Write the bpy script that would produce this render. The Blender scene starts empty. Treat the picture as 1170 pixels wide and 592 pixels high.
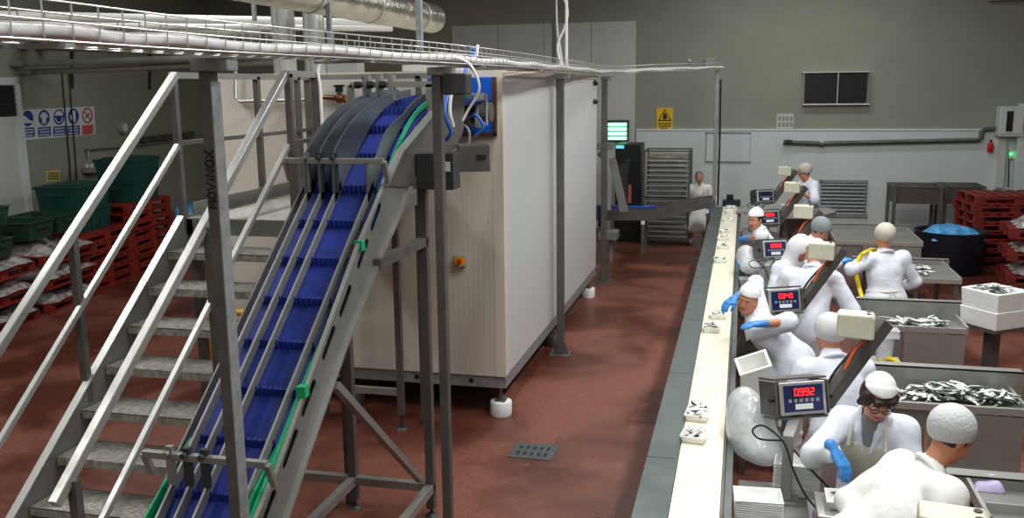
import bpy, bmesh, math, random
import numpy as np
from mathutils import Vector, Matrix
random.seed(7)
SC = bpy.context.scene
COL = SC.collection
V = Vector
# ------------------------------------------------------------------ camera frame (1170 x 592 photograph)
FPX, H = 1060., 3.1
_y = np.array([851. - 585, 97. - 296, FPX]); _y /= np.linalg.norm(_y)
_z = np.cross(np.array([1, -.0115, 0]), _y); _z /= np.linalg.norm(_z)
if _z[1] > 0: _z = -_z
_x = np.cross(_y, _z)
ROT = np.array([_x, _y, _z])
def ray(px, py): return ROT @ np.array([px - 585, py - 296, FPX])
def onz(px, py, z): d = ray(px, py); d = d * (z - H) / d[2]; return V((d[0], d[1], z))
def ony(px, py, y): d = ray(px, py); d = d * y / d[1]; return V((d[0], y, H + d[2]))
def onx(px, py, x): d = ray(px, py); d = d * x / d[0]; return V((x, d[1], H + d[2]))
WALL_A = onz(35, 322, 0); _d = ray(690, 102); WALL_D = V((_d[0], _d[1], 0)).normalized()
WALL_N = V((WALL_D.y, -WALL_D.x, 0))           # into the room
def onw(px, py, off=0.):
    d = V(ray(px, py)); t = ((WALL_A + WALL_N * off) - V((0, 0, H))).dot(WALL_N) / d.dot(WALL_N)
    return V((0, 0, H)) + d * t

# ------------------------------------------------------------------ materials
def srgb(c):
    return tuple((x / 12.92 if x <= .04045 else ((x + .055) / 1.055) ** 2.4) for x in [v / 255 for v in c])
M = {}
def mat(name, col, rough=.5, metal=0., col2=None, ns=6., nlo=.4, nhi=.65, rough2=None, bump=0., bs=60., stretch=None, emit=0., alpha=1., trans=0., coat=0., sss=0., spec=.5):
    m = bpy.data.materials.new(name); m.use_nodes = True; nt = m.node_tree; N = nt.nodes; L = nt.links
    b = N['Principled BSDF']; c = srgb(col) + (1,)
    b.inputs['Base Color'].default_value = c; b.inputs['Roughness'].default_value = rough; b.inputs['Metallic'].default_value = metal
    b.inputs['Specular IOR Level'].default_value = spec
    if alpha < 1: b.inputs['Alpha'].default_value = alpha
    if trans: b.inputs['Transmission Weight'].default_value = trans
    if coat: b.inputs['Coat Weight'].default_value = coat; b.inputs['Coat Roughness'].default_value = .15
    if sss: b.inputs['Subsurface Weight'].default_value = sss; b.inputs['Subsurface Scale'].default_value = .01
    if emit: b.inputs['Emission Color'].default_value = c; b.inputs['Emission Strength'].default_value = emit
    tc = N.new('ShaderNodeTexCoord'); src = tc.outputs['Object']
    if stretch:
        mp = N.new('ShaderNodeMapping'); mp.inputs['Scale'].default_value = stretch; L.new(src, mp.inputs['Vector']); src = mp.outputs['Vector']
    if col2 or rough2 is not None:
        n = N.new('ShaderNodeTexNoise'); n.inputs['Scale'].default_value = ns; n.inputs['Detail'].default_value = 5; L.new(src, n.inputs['Vector'])
        r = N.new('ShaderNodeMapRange'); r.inputs[1].default_value = nlo; r.inputs[2].default_value = nhi; L.new(n.outputs['Fac'], r.inputs[0])
        if col2:
            x = N.new('ShaderNodeMix'); x.data_type = 'RGBA'; x.inputs['A'].default_value = c; x.inputs['B'].default_value = srgb(col2) + (1,)
            L.new(r.outputs[0], x.inputs['Factor']); L.new(x.outputs['Result'], b.inputs['Base Color'])
        if rough2 is not None:
            y = N.new('ShaderNodeMapRange'); y.inputs[3].default_value = rough; y.inputs[4].default_value = rough2
            L.new(r.outputs[0], y.inputs[0]); L.new(y.outputs[0], b.inputs['Roughness'])
    if bump:
        n2 = N.new('ShaderNodeTexNoise'); n2.inputs['Scale'].default_value = bs; n2.inputs['Detail'].default_value = 3; L.new(src, n2.inputs['Vector'])
        u = N.new('ShaderNodeBump'); u.inputs['Strength'].default_value = bump; u.inputs['Distance'].default_value = .01 if bs > 15 else .025
        L.new(n2.outputs['Fac'], u.inputs['Height']); L.new(u.outputs['Normal'], b.inputs['Normal'])
    M[name] = m; return m
mat('steel', (160, 160, 156), .4, .6, (148, 148, 144), 5, rough2=.5)
mat('bright_steel', (200, 200, 196), .32, .7, (188, 188, 184), 6, rough2=.42)
mat('dull_steel', (108, 105, 101), .5, .5, (96, 93, 90), 7, rough2=.6)
mat('plate_steel', (140, 139, 135), .42, .55, (128, 127, 123), 3, rough2=.55)
mat('galvanised', (160, 164, 166), .5, .5, (142, 147, 150), 18)
mat('apron_steel', (98, 106, 104), .42, .5, (88, 96, 94), 3, rough2=.55)
mat('tread_plate', (190, 188, 178), .42, .45, (150, 148, 140), 25, bump=.7, bs=45)
mat('foil', (205, 203, 192), .28, .95, (170, 168, 156), 3, bump=.45, bs=14)
mat('chrome_pipe', (226, 228, 228), .25, .6)
mat('slate_steel', (98, 104, 110), .45, .4, (88, 94, 100), 4)
mat('notice_yellow', (206, 190, 118), .5)
mat('wall_pipe', (158, 160, 148), .45, .2, (140, 142, 130), 5)
mat('white_lag', (226, 226, 220), .35, 0)
mat('wall_paint', (150, 152, 138), .7, 0, (145, 147, 133), 2)
mat('dark_wall_paint', (112, 112, 102), .7, 0, (106, 106, 96), 2)
mat('white_cladding', (212, 220, 219), .45, 0, (206, 214, 213), 2)
mat('pale_panel', (204, 206, 200), .5, 0, (198, 200, 194), 2)
mat('ceiling_paint', (150, 150, 145), .8)
mat('panel_edge', (214, 206, 192), .45)
mat('dark_seal', (62, 58, 54), .6)
mat('belt_white', (236, 230, 208), .42, 0, (232, 225, 202), 2)
mat('belt_blue', (26, 48, 140), .6, 0, (23, 42, 116), 9)
mat('blue_plastic', (22, 92, 200), .35)
mat('blue_hose', (60, 110, 205), .35)
mat('green_strip', (22, 160, 106), .4)
mat('crate_green', (18, 76, 68), .5, 0, (14, 62, 56), 6)
mat('crate_dark_green', (30, 66, 48), .5, 0, (22, 52, 38), 6)
mat('pallet_red', (150, 44, 30), .5, 0, (124, 34, 24), 5)
mat('pallet_dark_red', (128, 38, 32), .5, 0, (104, 30, 26), 5)
mat('black', (20, 20, 21), .45)
mat('dark_grey', (52, 52, 54), .5)
mat('rubber', (30, 30, 30), .7)
mat('yellow', (236, 176, 20), .4)
mat('hose_yellow', (228, 196, 40), .4)
mat('sign_yellow', (238, 190, 20), .5)
mat('sign_white', (214, 218, 222), .5)
mat('sign_blue', (24, 62, 132), .5)
mat('sign_red', (190, 40, 36), .5)
mat('red', (200, 30, 26), .4)
mat('cable_white', (232, 230, 232), .42)
mat('cable_grey', (150, 150, 150), .5)
mat('orange_cable', (214, 92, 40), .45)
mat('cream', (214, 212, 190), .45, 0, (200, 198, 176), 5)
mat('foam', (240, 242, 240), .6, 0, (232, 234, 232), 20, bump=.15, bs=160)
mat('tray_white', (242, 242, 238), .4)
mat('lcd_blue', (26, 38, 84), .3)
mat('led_red', (255, 34, 44), .4, emit=3.)
mat('green_tube', (150, 255, 205), .4, emit=2.6)
mat('cyan_screen', (110, 215, 225), .4, emit=.9)
mat('green_led', (60, 255, 110), .4, emit=3.)
mat('cloth_white', (232, 236, 246), .85, 0, (226, 230, 242), 5, bump=.75, bs=7)
mat('cloth_back', (242, 244, 240), .85, 0, (236, 238, 234), 5, bump=.75, bs=7)
mat('apron_vinyl', (222, 218, 200), .5, 0, (204, 198, 176), 4, bump=.25, bs=18)
mat('shirt_grey', (128, 130, 128), .85)
mat('boot_white', (226, 226, 220), .5)
mat('cap_white', (240, 240, 242), .8, bump=.2, bs=40)
def net(name, col, a):
    m = mat(name, col, .7, 0, bump=.6, bs=70, alpha=a); return m
net('hairnet_white', (222, 226, 229), .84)
net('hairnet_grey', (140, 148, 150), .92)
net('hairnet_beige', (214, 206, 194), .85)
mat('hair_brown', (58, 34, 26), .55, 0, (34, 20, 16), 30, stretch=(1, 1, .2))
mat('hair_dark', (46, 36, 32), .6)
mat('hair_grey', (110, 104, 100), .6)
mat('skin', (214, 150, 122), .5, 0, (204, 136, 110), 9, sss=.12)
mat('skin_tan', (202, 138, 106), .5, 0, (190, 124, 94), 9, sss=.1)
mat('lips', (176, 84, 78), .4)
mat('eye_white', (232, 228, 222), .2)
mat('iris', (40, 30, 26), .2)
mat('glove_blue', (72, 148, 222), .45, 0, (58, 130, 206), 12, bump=.2, bs=60)
mat('film', (236, 240, 244), .14, 0, bump=.9, bs=9, alpha=.5, coat=.6)
mat('bag_white', (232, 236, 240), .2, 0, bump=1., bs=9, alpha=.6, coat=.5)
mat('wrapped', (196, 190, 190), .22, .15, (116, 104, 104), 9, bump=1., bs=11, coat=.5)
mat('bag_blue', (92, 170, 220), .35, 0, (60, 130, 196), 10, bump=.6, bs=14)
mat('tub_navy', (22, 30, 44), .4)
mat('ice_white', (220, 222, 224), .4, 0, bump=.5, bs=30)
mat('marker', (16, 16, 18), .6)
mat('lavender', (196, 184, 220), .5)
mat('screen_glass', (70, 76, 78), .15)
mat('drain_grate', (84, 90, 90), .5, .4)
mat('label_white', (232, 232, 232), .5)
mat('brass', (120, 84, 50), .4, .8)
mat('check_red_grey', (206, 110, 106), .5)

def floor_material():
    m = bpy.data.materials.new('red_floor'); m.use_nodes = True; nt = m.node_tree; N = nt.nodes; L = nt.links; b = N['Principled BSDF']
    tc = N.new('ShaderNodeTexCoord')
    def noise(s, d=6, dist=0.):
        n = N.new('ShaderNodeTexNoise'); n.inputs['Scale'].default_value = s; n.inputs['Detail'].default_value = d; n.inputs['Distortion'].default_value = dist
        L.new(tc.outputs['Object'], n.inputs['Vector']); return n.outputs['Fac']
    def rng(s, a, c, lo=0., hi=1.):
        r = N.new('ShaderNodeMapRange'); r.inputs[1].default_value = a; r.inputs[2].default_value = c; r.inputs[3].default_value = lo; r.inputs[4].default_value = hi
        L.new(s, r.inputs[0]); return r.outputs[0]
    def mix(f, A, B):
        x = N.new('ShaderNodeMix'); x.data_type = 'RGBA'
        L.new(f, x.inputs['Factor'])
        for k, v in (('A', A), ('B', B)):
            if isinstance(v, tuple): x.inputs[k].default_value = srgb(v) + (1,)
            else: L.new(v, x.inputs[k])
        return x.outputs['Result']
    wet = rng(noise(.8, 9, .3), .44, .6)
    grit = rng(noise(26, 6), .35, .7)
    fine = rng(noise(90, 4), .4, .7)
    dry = mix(grit, (132, 79, 62), (108, 58, 45))
    c = mix(wet, dry, (86, 44, 34))
    c = mix(rng(noise(3.4, 5, .4), .62, .72, 0, .4), c, (88, 44, 34))
    c = mix(rng(noise(7.5, 5), .64, .74, 0, .4), c, (162, 104, 84))
    L.new(c, b.inputs['Base Color'])
    L.new(rng(wet, 0, 1, .55, .24), b.inputs['Roughness'])
    u = N.new('ShaderNodeBump'); u.inputs['Strength'].default_value = .3; u.inputs['Distance'].default_value = .006
    L.new(fine, u.inputs['Height']); L.new(u.outputs['Normal'], b.inputs['Normal'])
    M['red_floor'] = m
floor_material()
def ribbed(name, c1, c2, period):
    """sandwich panel sheet with fine vertical ribs"""
    m = bpy.data.materials.new(name); m.use_nodes = True; nt = m.node_tree; N = nt.nodes; L = nt.links; b = N['Principled BSDF']
    b.inputs['Roughness'].default_value = .4
    tc = N.new('ShaderNodeTexCoord'); sp = N.new('ShaderNodeSeparateXYZ'); L.new(tc.outputs['Object'], sp.inputs[0])
    ad = N.new('ShaderNodeMath'); ad.operation = 'ADD'; L.new(sp.outputs[0], ad.inputs[0]); L.new(sp.outputs[1], ad.inputs[1])
    mu = N.new('ShaderNodeMath'); mu.operation = 'MULTIPLY'; mu.inputs[1].default_value = 2 * math.pi / period; L.new(ad.outputs[0], mu.inputs[0])
    sn = N.new('ShaderNodeMath'); sn.operation = 'SINE'; L.new(mu.outputs[0], sn.inputs[0])
    r = N.new('ShaderNodeMapRange'); r.inputs[1].default_value = .3; r.inputs[2].default_value = 1; L.new(sn.outputs[0], r.inputs[0])
    x = N.new('ShaderNodeMix'); x.data_type = 'RGBA'; x.inputs['A'].default_value = srgb(c1) + (1,); x.inputs['B'].default_value = srgb(c2) + (1,)
    L.new(r.outputs[0], x.inputs['Factor']); L.new(x.outputs['Result'], b.inputs['Base Color'])
    u = N.new('ShaderNodeBump'); u.inputs['Strength'].default_value = .1; u.inputs['Distance'].default_value = .003
    L.new(sn.outputs[0], u.inputs['Height']); L.new(u.outputs['Normal'], b.inputs['Normal']); M[name] = m
ribbed('front_sheet', (208, 202, 191), (204, 198, 187), .05)
ribbed('side_sheet', (202, 203, 204), (198, 199, 200), .05)
def fish_material(name, back, belly):
    m = bpy.data.materials.new(name); m.use_nodes = True; nt = m.node_tree; N = nt.nodes; L = nt.links; b = N['Principled BSDF']
    b.inputs['Roughness'].default_value = .28; b.inputs['Metallic'].default_value = .25
    tc = N.new('ShaderNodeTexCoord'); sp = N.new('ShaderNodeSeparateXYZ'); L.new(tc.outputs['Object'], sp.inputs[0])
    r = N.new('ShaderNodeMapRange'); r.inputs[1].default_value = .0065; r.inputs[2].default_value = .011; L.new(sp.outputs[1], r.inputs[0])
    x = N.new('ShaderNodeMix'); x.data_type = 'RGBA'; x.inputs['A'].default_value = srgb(belly) + (1,); x.inputs['B'].default_value = srgb(back) + (1,)
    L.new(r.outputs[0], x.inputs['Factor']); L.new(x.outputs['Result'], b.inputs['Base Color']); M[name] = m
fish_material('fish_silver', (52, 62, 60), (238, 240, 234))

# ------------------------------------------------------------------ mesh builder
def ortho(d):
    d = V(d).normalized(); a = V((0, 0, 1)) if abs(d.z) < .95 else V((0, 1, 0))
    s = d.cross(a).normalized(); return d, s, s.cross(d).normalized()
class MB:
    def __init__(s): s.v = []; s.f = []
    def add(s, vs, fs):
        n = len(s.v); s.v += [V(p) for p in vs]; s.f += [tuple(i + n for i in f) for f in fs]; return s
    def obox(s, c, ax, h):
        c = V(c); vs = [c + ax[0] * (h[0] * i) + ax[1] * (h[1] * j) + ax[2] * (h[2] * k) for k in (-1, 1) for j in (-1, 1) for i in (-1, 1)]
        return s.add(vs, [(0, 2, 3, 1), (4, 5, 7, 6), (0, 1, 5, 4), (2, 6, 7, 3), (0, 4, 6, 2), (1, 3, 7, 5)])
    def box(s, c, d, rz=0.):
        a = (V((math.cos(rz), math.sin(rz), 0)), V((-math.sin(rz), math.cos(rz), 0)), V((0, 0, 1)))
        return s.obox(c, a, (d[0] / 2, d[1] / 2, d[2] / 2))
    def bb(s, a, b):
        return s.box([(a[i] + b[i]) / 2 for i in range(3)], [abs(b[i] - a[i]) for i in range(3)])
    def bar(s, p, q, w, h=None, up=(0, 0, 1)):
        p, q = V(p), V(q); d = (q - p); L = d.length; d.normalize(); u = V(up)
        if abs(d.dot(u)) > .98: u = V((0, 1, 0)) if abs(d.y) < .9 else V((1, 0, 0))
        sd = d.cross(u).normalized(); u = sd.cross(d).normalized()
        return s.obox((p + q) / 2, (d, sd, u), (L / 2, w / 2, (h or w) / 2))
    def tube(s, pts, r, n=8, cap=True):
        pts = [V(p) for p in pts]; rs = r if isinstance(r, (list, tuple)) else [r] * len(pts)
        vs = []; fs = []; pu = None
        for i, p in enumerate(pts):
            d = (pts[min(i + 1, len(pts) - 1)] - pts[max(i - 1, 0)])
            if d.length < 1e-9: d = V((0, 0, 1))
            d.normalize()
            if pu is None: _, sd, pu = ortho(d)
            else:
                pu = (pu - d * pu.dot(d)); pu = pu.normalized() if pu.length > 1e-6 else ortho(d)[2]
            sd = d.cross(pu)
            for k in range(n):
                a = 2 * math.pi * k / n; vs.append(p + (sd * math.cos(a) + pu * math.sin(a)) * rs[i])
        for i in range(len(pts) - 1):
            for k in range(n):
                a, b = i * n + k, i * n + (k + 1) % n; fs.append((a, b, b + n, a + n))
        if cap: fs.append(tuple(range(n - 1, -1, -1))); fs.append(tuple((len(pts) - 1) * n + k for k in range(n)))
        return s.add(vs, fs)
    def cyl(s, p, q, r, n=16, r2=None): return s.tube([p, q], [r, r if r2 is None else r2], n)
    def lathe(s, c, prof, n=24, ax=None, sx=1., sy=1.):
        c = V(c); vs = []; fs = []
        e = ax or (V((1, 0, 0)), V((0, 1, 0)), V((0, 0, 1)))
        for r, z in prof:
            for k in range(n):
                a = 2 * math.pi * k / n; vs.append(c + e[0] * (r * sx * math.cos(a)) + e[1] * (r * sy * math.sin(a)) + e[2] * z)
        for i in range(len(prof) - 1):
            for k in range(n):
                a, b = i * n + k, i * n + (k + 1) % n; fs.append((a, b, b + n, a + n))
        fs.append(tuple(range(n - 1, -1, -1))); fs.append(tuple((len(prof) - 1) * n + k for k in range(n)))
        return s.add(vs, fs)
    def ball(s, c, r, n=12, ax=None):
        r = r if isinstance(r, (list, tuple)) else (r, r, r); m = max(6, n // 2)
        prof = [(math.sin(math.pi * max(.02, min(m - .02, i)) / m), -math.cos(math.pi * i / m) * r[2]) for i in range(m + 1)]
        return s.lathe(c, prof, n, ax, r[0], r[1])
    def prism(s, poly, d):
        """extrude a closed outline (3-D points) by vector d"""
        n = len(poly); d = V(d); vs = [V(p) for p in poly] + [V(p) + d for p in poly]
        fs = [tuple(range(n - 1, -1, -1)), tuple(range(n, 2 * n))] + [(i, (i + 1) % n, n + (i + 1) % n, n + i) for i in range(n)]
        return s.add(vs, fs)
    def ribbon(s, top, bot, d):
        """strip between two point rows, thickened by d"""
        n = len(top); d = V(d); vs = [V(p) for p in top] + [V(p) for p in bot] + [V(p) + d for p in top] + [V(p) + d for p in bot]; fs = []
        for i in range(n - 1):
            fs += [(i, i + 1, n + i + 1, n + i), (2 * n + i, 3 * n + i, 3 * n + i + 1, 2 * n + i + 1), (i, 2 * n + i, 2 * n + i + 1, i + 1), (n + i, n + i + 1, 3 * n + i + 1, 3 * n + i)]
        fs += [(0, n, 3 * n, 2 * n), (n - 1, 3 * n - 1, 4 * n - 1, 2 * n - 1)]
        return s.add(vs, fs)
    def tray(s, c, L, W, h, t, taper=.0, rz=0., lip=0.):
        """open-topped box: outer bottom at c"""
        ca, sa = math.cos(rz), math.sin(rz)
        def ring(l, w, z):
            return [V((c[0] + x * ca - y * sa, c[1] + x * sa + y * ca, c[2] + z)) for x, y in ((-l / 2, -w / 2), (l / 2, -w / 2), (l / 2, w / 2), (-l / 2, w / 2))]
        R = [ring(L - 2 * taper, W - 2 * taper, 0), ring(L, W, h - (t if lip else 0))]
        if lip: R += [ring(L + 2 * lip, W + 2 * lip, h - t), ring(L + 2 * lip, W + 2 * lip, h)]
        R += [ring(L - 2 * t, W - 2 * t, h), ring(L - 2 * taper - 2 * t, W - 2 * taper - 2 * t, t)]
        vs = [p for r in R for p in r]; fs = [(3, 2, 1, 0)]
        for i in range(len(R) - 1):
            for k in range(4): a, b = i * 4 + k, i * 4 + (k + 1) % 4; fs.append((a, b, b + 4, a + 4))
        n = (len(R) - 1) * 4; fs.append((n, n + 1, n + 2, n + 3))
        return s.add(vs, fs)
    def build(s, name, m, parent=None, smooth=False, bev=0., label=None, origin=None):
        me = bpy.data.meshes.new(name)
        o = bpy.data.objects.new(name, me); COL.objects.link(o)
        if parent is not None:
            o.parent = parent; off = WORLD[parent.name]; WORLD[o.name] = off
        else:
            if origin is None:
                lo = [min(p[i] for p in s.v) for i in range(3)]; hi = [max(p[i] for p in s.v) for i in range(3)]
                origin = V(((lo[0] + hi[0]) / 2, (lo[1] + hi[1]) / 2, lo[2]))
            off = V(origin); o.location = off; WORLD[o.name] = off
        me.from_pydata([tuple(p - off) for p in s.v], [], s.f); me.update()
        bm = bmesh.new(); bm.from_mesh(me); bmesh.ops.recalc_face_normals(bm, faces=bm.faces); bm.to_mesh(me); bm.free()
        me.materials.append(M[m])
        if smooth:
            for p in me.polygons: p.use_smooth = True
            me.set_sharp_from_angle(angle=math.radians(50))
        if bev:
            b = o.modifiers.new('soft_edge', 'BEVEL'); b.width = bev; b.segments = 2; b.limit_method = 'ANGLE'; b.angle_limit = math.radians(40)
        if label: o['label'] = label
        return o
WORLD = {}      # where each object's mesh origin sits in the world while it is being built
def thing(name, loc, label, cat, group=None):
    o = bpy.data.objects.new(name, None); o.empty_display_size = .1; COL.objects.link(o); o.location = loc; WORLD[o.name] = V(loc)
    return tag(o, label, cat, group)
def tag(o, label=None, cat=None, group=None, kind=None):
    if label: o['label'] = label
    if cat: o['category'] = cat
    if group: o['group'] = group
    if kind: o['kind'] = kind
    return o
def copy_tree(o, parent=None):
    c = o.copy(); COL.objects.link(c)
    if parent: c.parent = parent
    for ch in list(o.children): copy_tree(ch, c)
    return c
def struct(o): o['kind'] = 'structure'; return o
def arc(c, r, a0, a1, n, e1, e2): return [V(c) + V(e1) * (r * math.cos(a0 + (a1 - a0) * i / n)) + V(e2) * (r * math.sin(a0 + (a1 - a0) * i / n)) for i in range(n + 1)]
def smoothline(pts, k=6):
    pts = [V(p) for p in pts]; out = []
    P = [pts[0] * 2 - pts[1]] + pts + [pts[-1] * 2 - pts[-2]]
    for i in range(1, len(P) - 2):
        for j in range(k):
            t = j / k; a, b, c, d = P[i - 1], P[i], P[i + 1], P[i + 2]
            out.append(.5 * ((2 * b) + (c - a) * t + (2 * a - 5 * b + 4 * c - d) * t * t + (3 * b - a - 3 * c + d) * t ** 3))
    out.append(pts[-1]); return out
def plate_holes(name, outer, holes, thick, m, parent):
    """flat plate in a plane X = const from (y, z) outlines, with real slots; thick along +x"""
    bm = bmesh.new(); x0 = outer[0]; es = []
    for loop in [outer[1]] + holes:
        vs = [bm.verts.new((x0, y, z)) for y, z in loop]
        for i in range(len(vs)): es.append(bm.edges.new((vs[i], vs[(i + 1) % len(vs)])))
    bmesh.ops.triangle_fill(bm, use_beauty=True, use_dissolve=False, edges=es)
    r = bmesh.ops.extrude_face_region(bm, geom=bm.faces[:])
    bmesh.ops.translate(bm, verts=[e for e in r['geom'] if isinstance(e, bmesh.types.BMVert)], vec=(thick, 0, 0))
    b = MB(); bm.verts.index_update(); b.v = [v.co.copy() for v in bm.verts]; b.f = [tuple(v.index for v in f.verts) for f in bm.faces]; bm.free()
    return b.build(name, m, parent)
# ------------------------------------------------------------------ the room
YB = 20.4; ZC = 5.9
struct(MB().bb((-17, -3.2, -.2), (9.2, 20.6, 0)).build('floor', 'red_floor', origin=(0, 0, 0)))
struct(MB().bb((-17, YB, 0), (9.2, YB + .2, ZC)).build('wall_back', 'wall_paint'))
struct(MB().bb((9, -3.2, 0), (9.2, YB, ZC)).build('wall_right', 'wall_paint'))
struct(MB().bb((-17, -3.2, 0), (9, -3, ZC)).build('wall_front', 'wall_paint'))
struct(MB().bb((-17, -3.2, ZC), (9.2, 20.6, ZC + .2)).build('ceiling', 'ceiling_paint'))
wa = WALL_A + WALL_D * ((-3 - WALL_A.y) / WALL_D.y); wb = WALL_A + WALL_D * ((YB - WALL_A.y) / WALL_D.y)
struct(MB().prism([wa, wb, wb - WALL_N * .2, wa - WALL_N * .2], (0, 0, ZC)).build('wall_left', 'wall_paint'))
zw = ony(920, 149, YB).z; xl = ony(727, 150, YB).x
cl = MB().bb((xl, YB - .03, 0), (9, YB, zw)); struct(cl.build('trim_1', 'white_cladding'))
struct(MB().bb((xl, YB - .05, zw), (9, YB, zw + .03)).build('trim_2', 'label_white'))
a, b = ony(517, 30, YB), ony(727, 23, YB)
struct(MB().bb((a.x, YB - .05, 0), (b.x, YB, a.z)).build('trim_3', 'pale_panel'))
for i, px in enumerate((570, 622, 676)):
    x = ony(px, 60, YB).x; struct(MB().bb((x - .006, YB - .056, 0), (x + .006, YB - .05, a.z)).build('trim_%d' % (4 + i), 'wall_paint'))
# door in the left wall: leaf, frame, louvred light
def wbox(b, px0, py0, px1, py1, d0, d1):
    p, q = onw(px0, py0), onw(px1, py1); z0, z1 = sorted((p.z, q.z)); p.z = q.z = z0
    return b.prism([p + WALL_N * d0, q + WALL_N * d0, q + WALL_N * d1, p + WALL_N * d1], (0, 0, z1 - z0))
zd = onw(30, 93).z
def wseg(b, s0, s1, z0, z1, d0, d1):
    p = WALL_A + WALL_D * s0; q = WALL_A + WALL_D * s1; p = V((p.x, p.y, z0)); q = V((q.x, q.y, z0))
    return b.prism([p + WALL_N * d0, q + WALL_N * d0, q + WALL_N * d1, p + WALL_N * d1], (0, 0, z1 - z0))
s_r = (onw(21, 135) - WALL_A).dot(WALL_D) - .06
dr = wseg(MB(), s_r - 1.5, s_r - .06, 0, zd - .06, .005, .05).build('door_1', 'pale_panel'); struct(dr)
fr = wseg(MB(), s_r - .06, s_r + .06, 0, zd + .04, .0, .09); wseg(fr, s_r - 1.6, s_r + .06, zd - .06, zd + .06, 0, .09)
fr.build('door_frame', 'sign_white', dr)
s_w = (onw(19, 115) - WALL_A).dot(WALL_D); zv0, zv1 = onw(10, 133).z, onw(10, 98).z
wseg(MB(), s_w - 1.0, s_w, zv0, zv1, .05, .056).build('louvre_opening', 'black', dr)
lv = MB()
for i in range(6): wseg(lv, s_w - 1.0, s_w, zv0 + (i + .3) * (zv1 - zv0) / 6, zv0 + (i + .45) * (zv1 - zv0) / 6, .056, .08)
lv.build('louvre_blade', 'dark_grey', dr)
# ------------------------------------------------------------------ freezer tunnel (the big white box)
YF = 8.15
zt, zb = ony(566, 80, YF).z, ony(578, 431, YF).z; zf = zb - .12
XL, XR = -4.95, ony(576, 250, YF).x; YK = onx(682, 200, XR).y
tun = thing('freezer_tunnel', (XR - 1.4, (YF + YK) / 2, 0), 'large white panelled freezer cabin on a steel base frame behind the blue incline conveyor', 'freezer')
MB().bb((XL, YF, zb), (XR - .1, YF + .1, zt - .05)).build('front_panel', 'front_sheet', tun)
MB().bb((XL, YF + .1, zb), (XL + .1, YK, zt - .05)).build('side_panel', 'side_sheet', tun)
ys = onx(629, 250, XR).y; ys2 = onx(645, 250, XR).y
MB().bb((XR - .1, YF + .1, zb), (XR - .01, ys, zt - .05)).build('side_panel', 'side_sheet', tun)
MB().bb((XR - .1, ys + .02, zb), (XR - .01, YK, zt - .05)).build('side_panel', 'side_sheet', tun)
MB().bb((XR - .09, ys, zb), (XR - .03, ys + .02, zt - .05)).build('panel_joint', 'dark_seal', tun)
MB().bb((XL + .1, YK - .1, zb), (XR - .1, YK, zt - .05)).build('back_panel', 'side_sheet', tun)
MB().bb((XL, YF, zt - .05), (XR, YK, zt)).build('roof_panel', 'panel_edge', tun)
MB().bb((XR - .1, YF - .005, zb), (XR, YF + .1, zt - .05)).build('corner_profile', 'panel_edge', tun)
f = MB().bb((XR - .09, YF + .02, zf), (XR - .01, YK, zb)).bb((XL, YF + .02, zf), (XL + .08, YK, zb)).bb((XL + .08, YF + .02, zf), (XR - .09, YF + .1, zb)).bb((XL + .08, YK - .08, zf), (XR - .09, YK, zb))
fo = f.build('base_frame', 'galvanised', tun)
for x in (XR - .35, XR - .9, XR - 1.7, XR - 2.4):
    MB().cyl((x, YF + .019, (zf + zb) / 2), (x, YF + .012, (zf + zb) / 2), .024, 14).build('frame_hole', 'black', fo)
MB().bb((XL, YF + .01, zb), (XR, YF + .03, zb + .02)).build('bottom_seal', 'dark_seal', tun)
for x, y in ((XR - .08, YF + .1), (XR - .08, YK - .3), (XR - .08, YF + 2.6), (XL + .1, YF + .1), (XR - 1.6, YF + .1), (XL + .1, YK - .3)):
    fb = MB().lathe((x, y, 0), [(.1, 0), (.105, .02), (.105, .13), (.1, .14)], 20).build('foot', 'foam' if x > -3 and y < 8.3 or y > 12 else 'dull_steel', tun, smooth=True)
    MB().cyl((x, y, .14), (x, y, zf), .022, 10).bb((x - .05, y - .05, .14), (x + .05, y + .05, .155)).build('foot_stem', 'dull_steel', fb)
# blue infeed hatch on the front
p, q = ony(533, 152, YF), ony(564, 88, YF)
hp = MB().bb((p.x - .35, YF - .03, p.z), (q.x, YF, q.z)).build('infeed_hatch', 'blue_plastic', tun, bev=.006)
MB().bb((q.x, YF - .05, p.z - .02), (q.x + .03, YF, q.z)).bb((p.x - .35, YF - .05, p.z - .03), (q.x + .03, YF, p.z)).build('hatch_edge', 'brass', hp)
# isolator switch
p = ony(527, 297, YF)
sw = MB().bb((p.x - .055, YF - .07, p.z - .055), (p.x + .055, YF, p.z + .055)).build('isolator_box', 'cable_grey', tun, bev=.008)
MB().cyl((p.x + .01, YF - .07, p.z), (p.x + .01, YF - .076, p.z), .05, 18).build('isolator_plate', 'yellow', sw)
MB().cyl((p.x + .01, YF - .076, p.z), (p.x + .01, YF - .1, p.z), .022, 14).bar((p.x + .01, YF - .1, p.z - .03), (p.x + .01, YF - .1, p.z + .03), .014, .014).build('isolator_knob', 'red', sw)
for y in (95, 116):
    p = onx(680, y, XR); MB().ball((p.x + .02, p.y - .1, p.z), .04, 10).build('hinge', 'black', tun, smooth=True)

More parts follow.
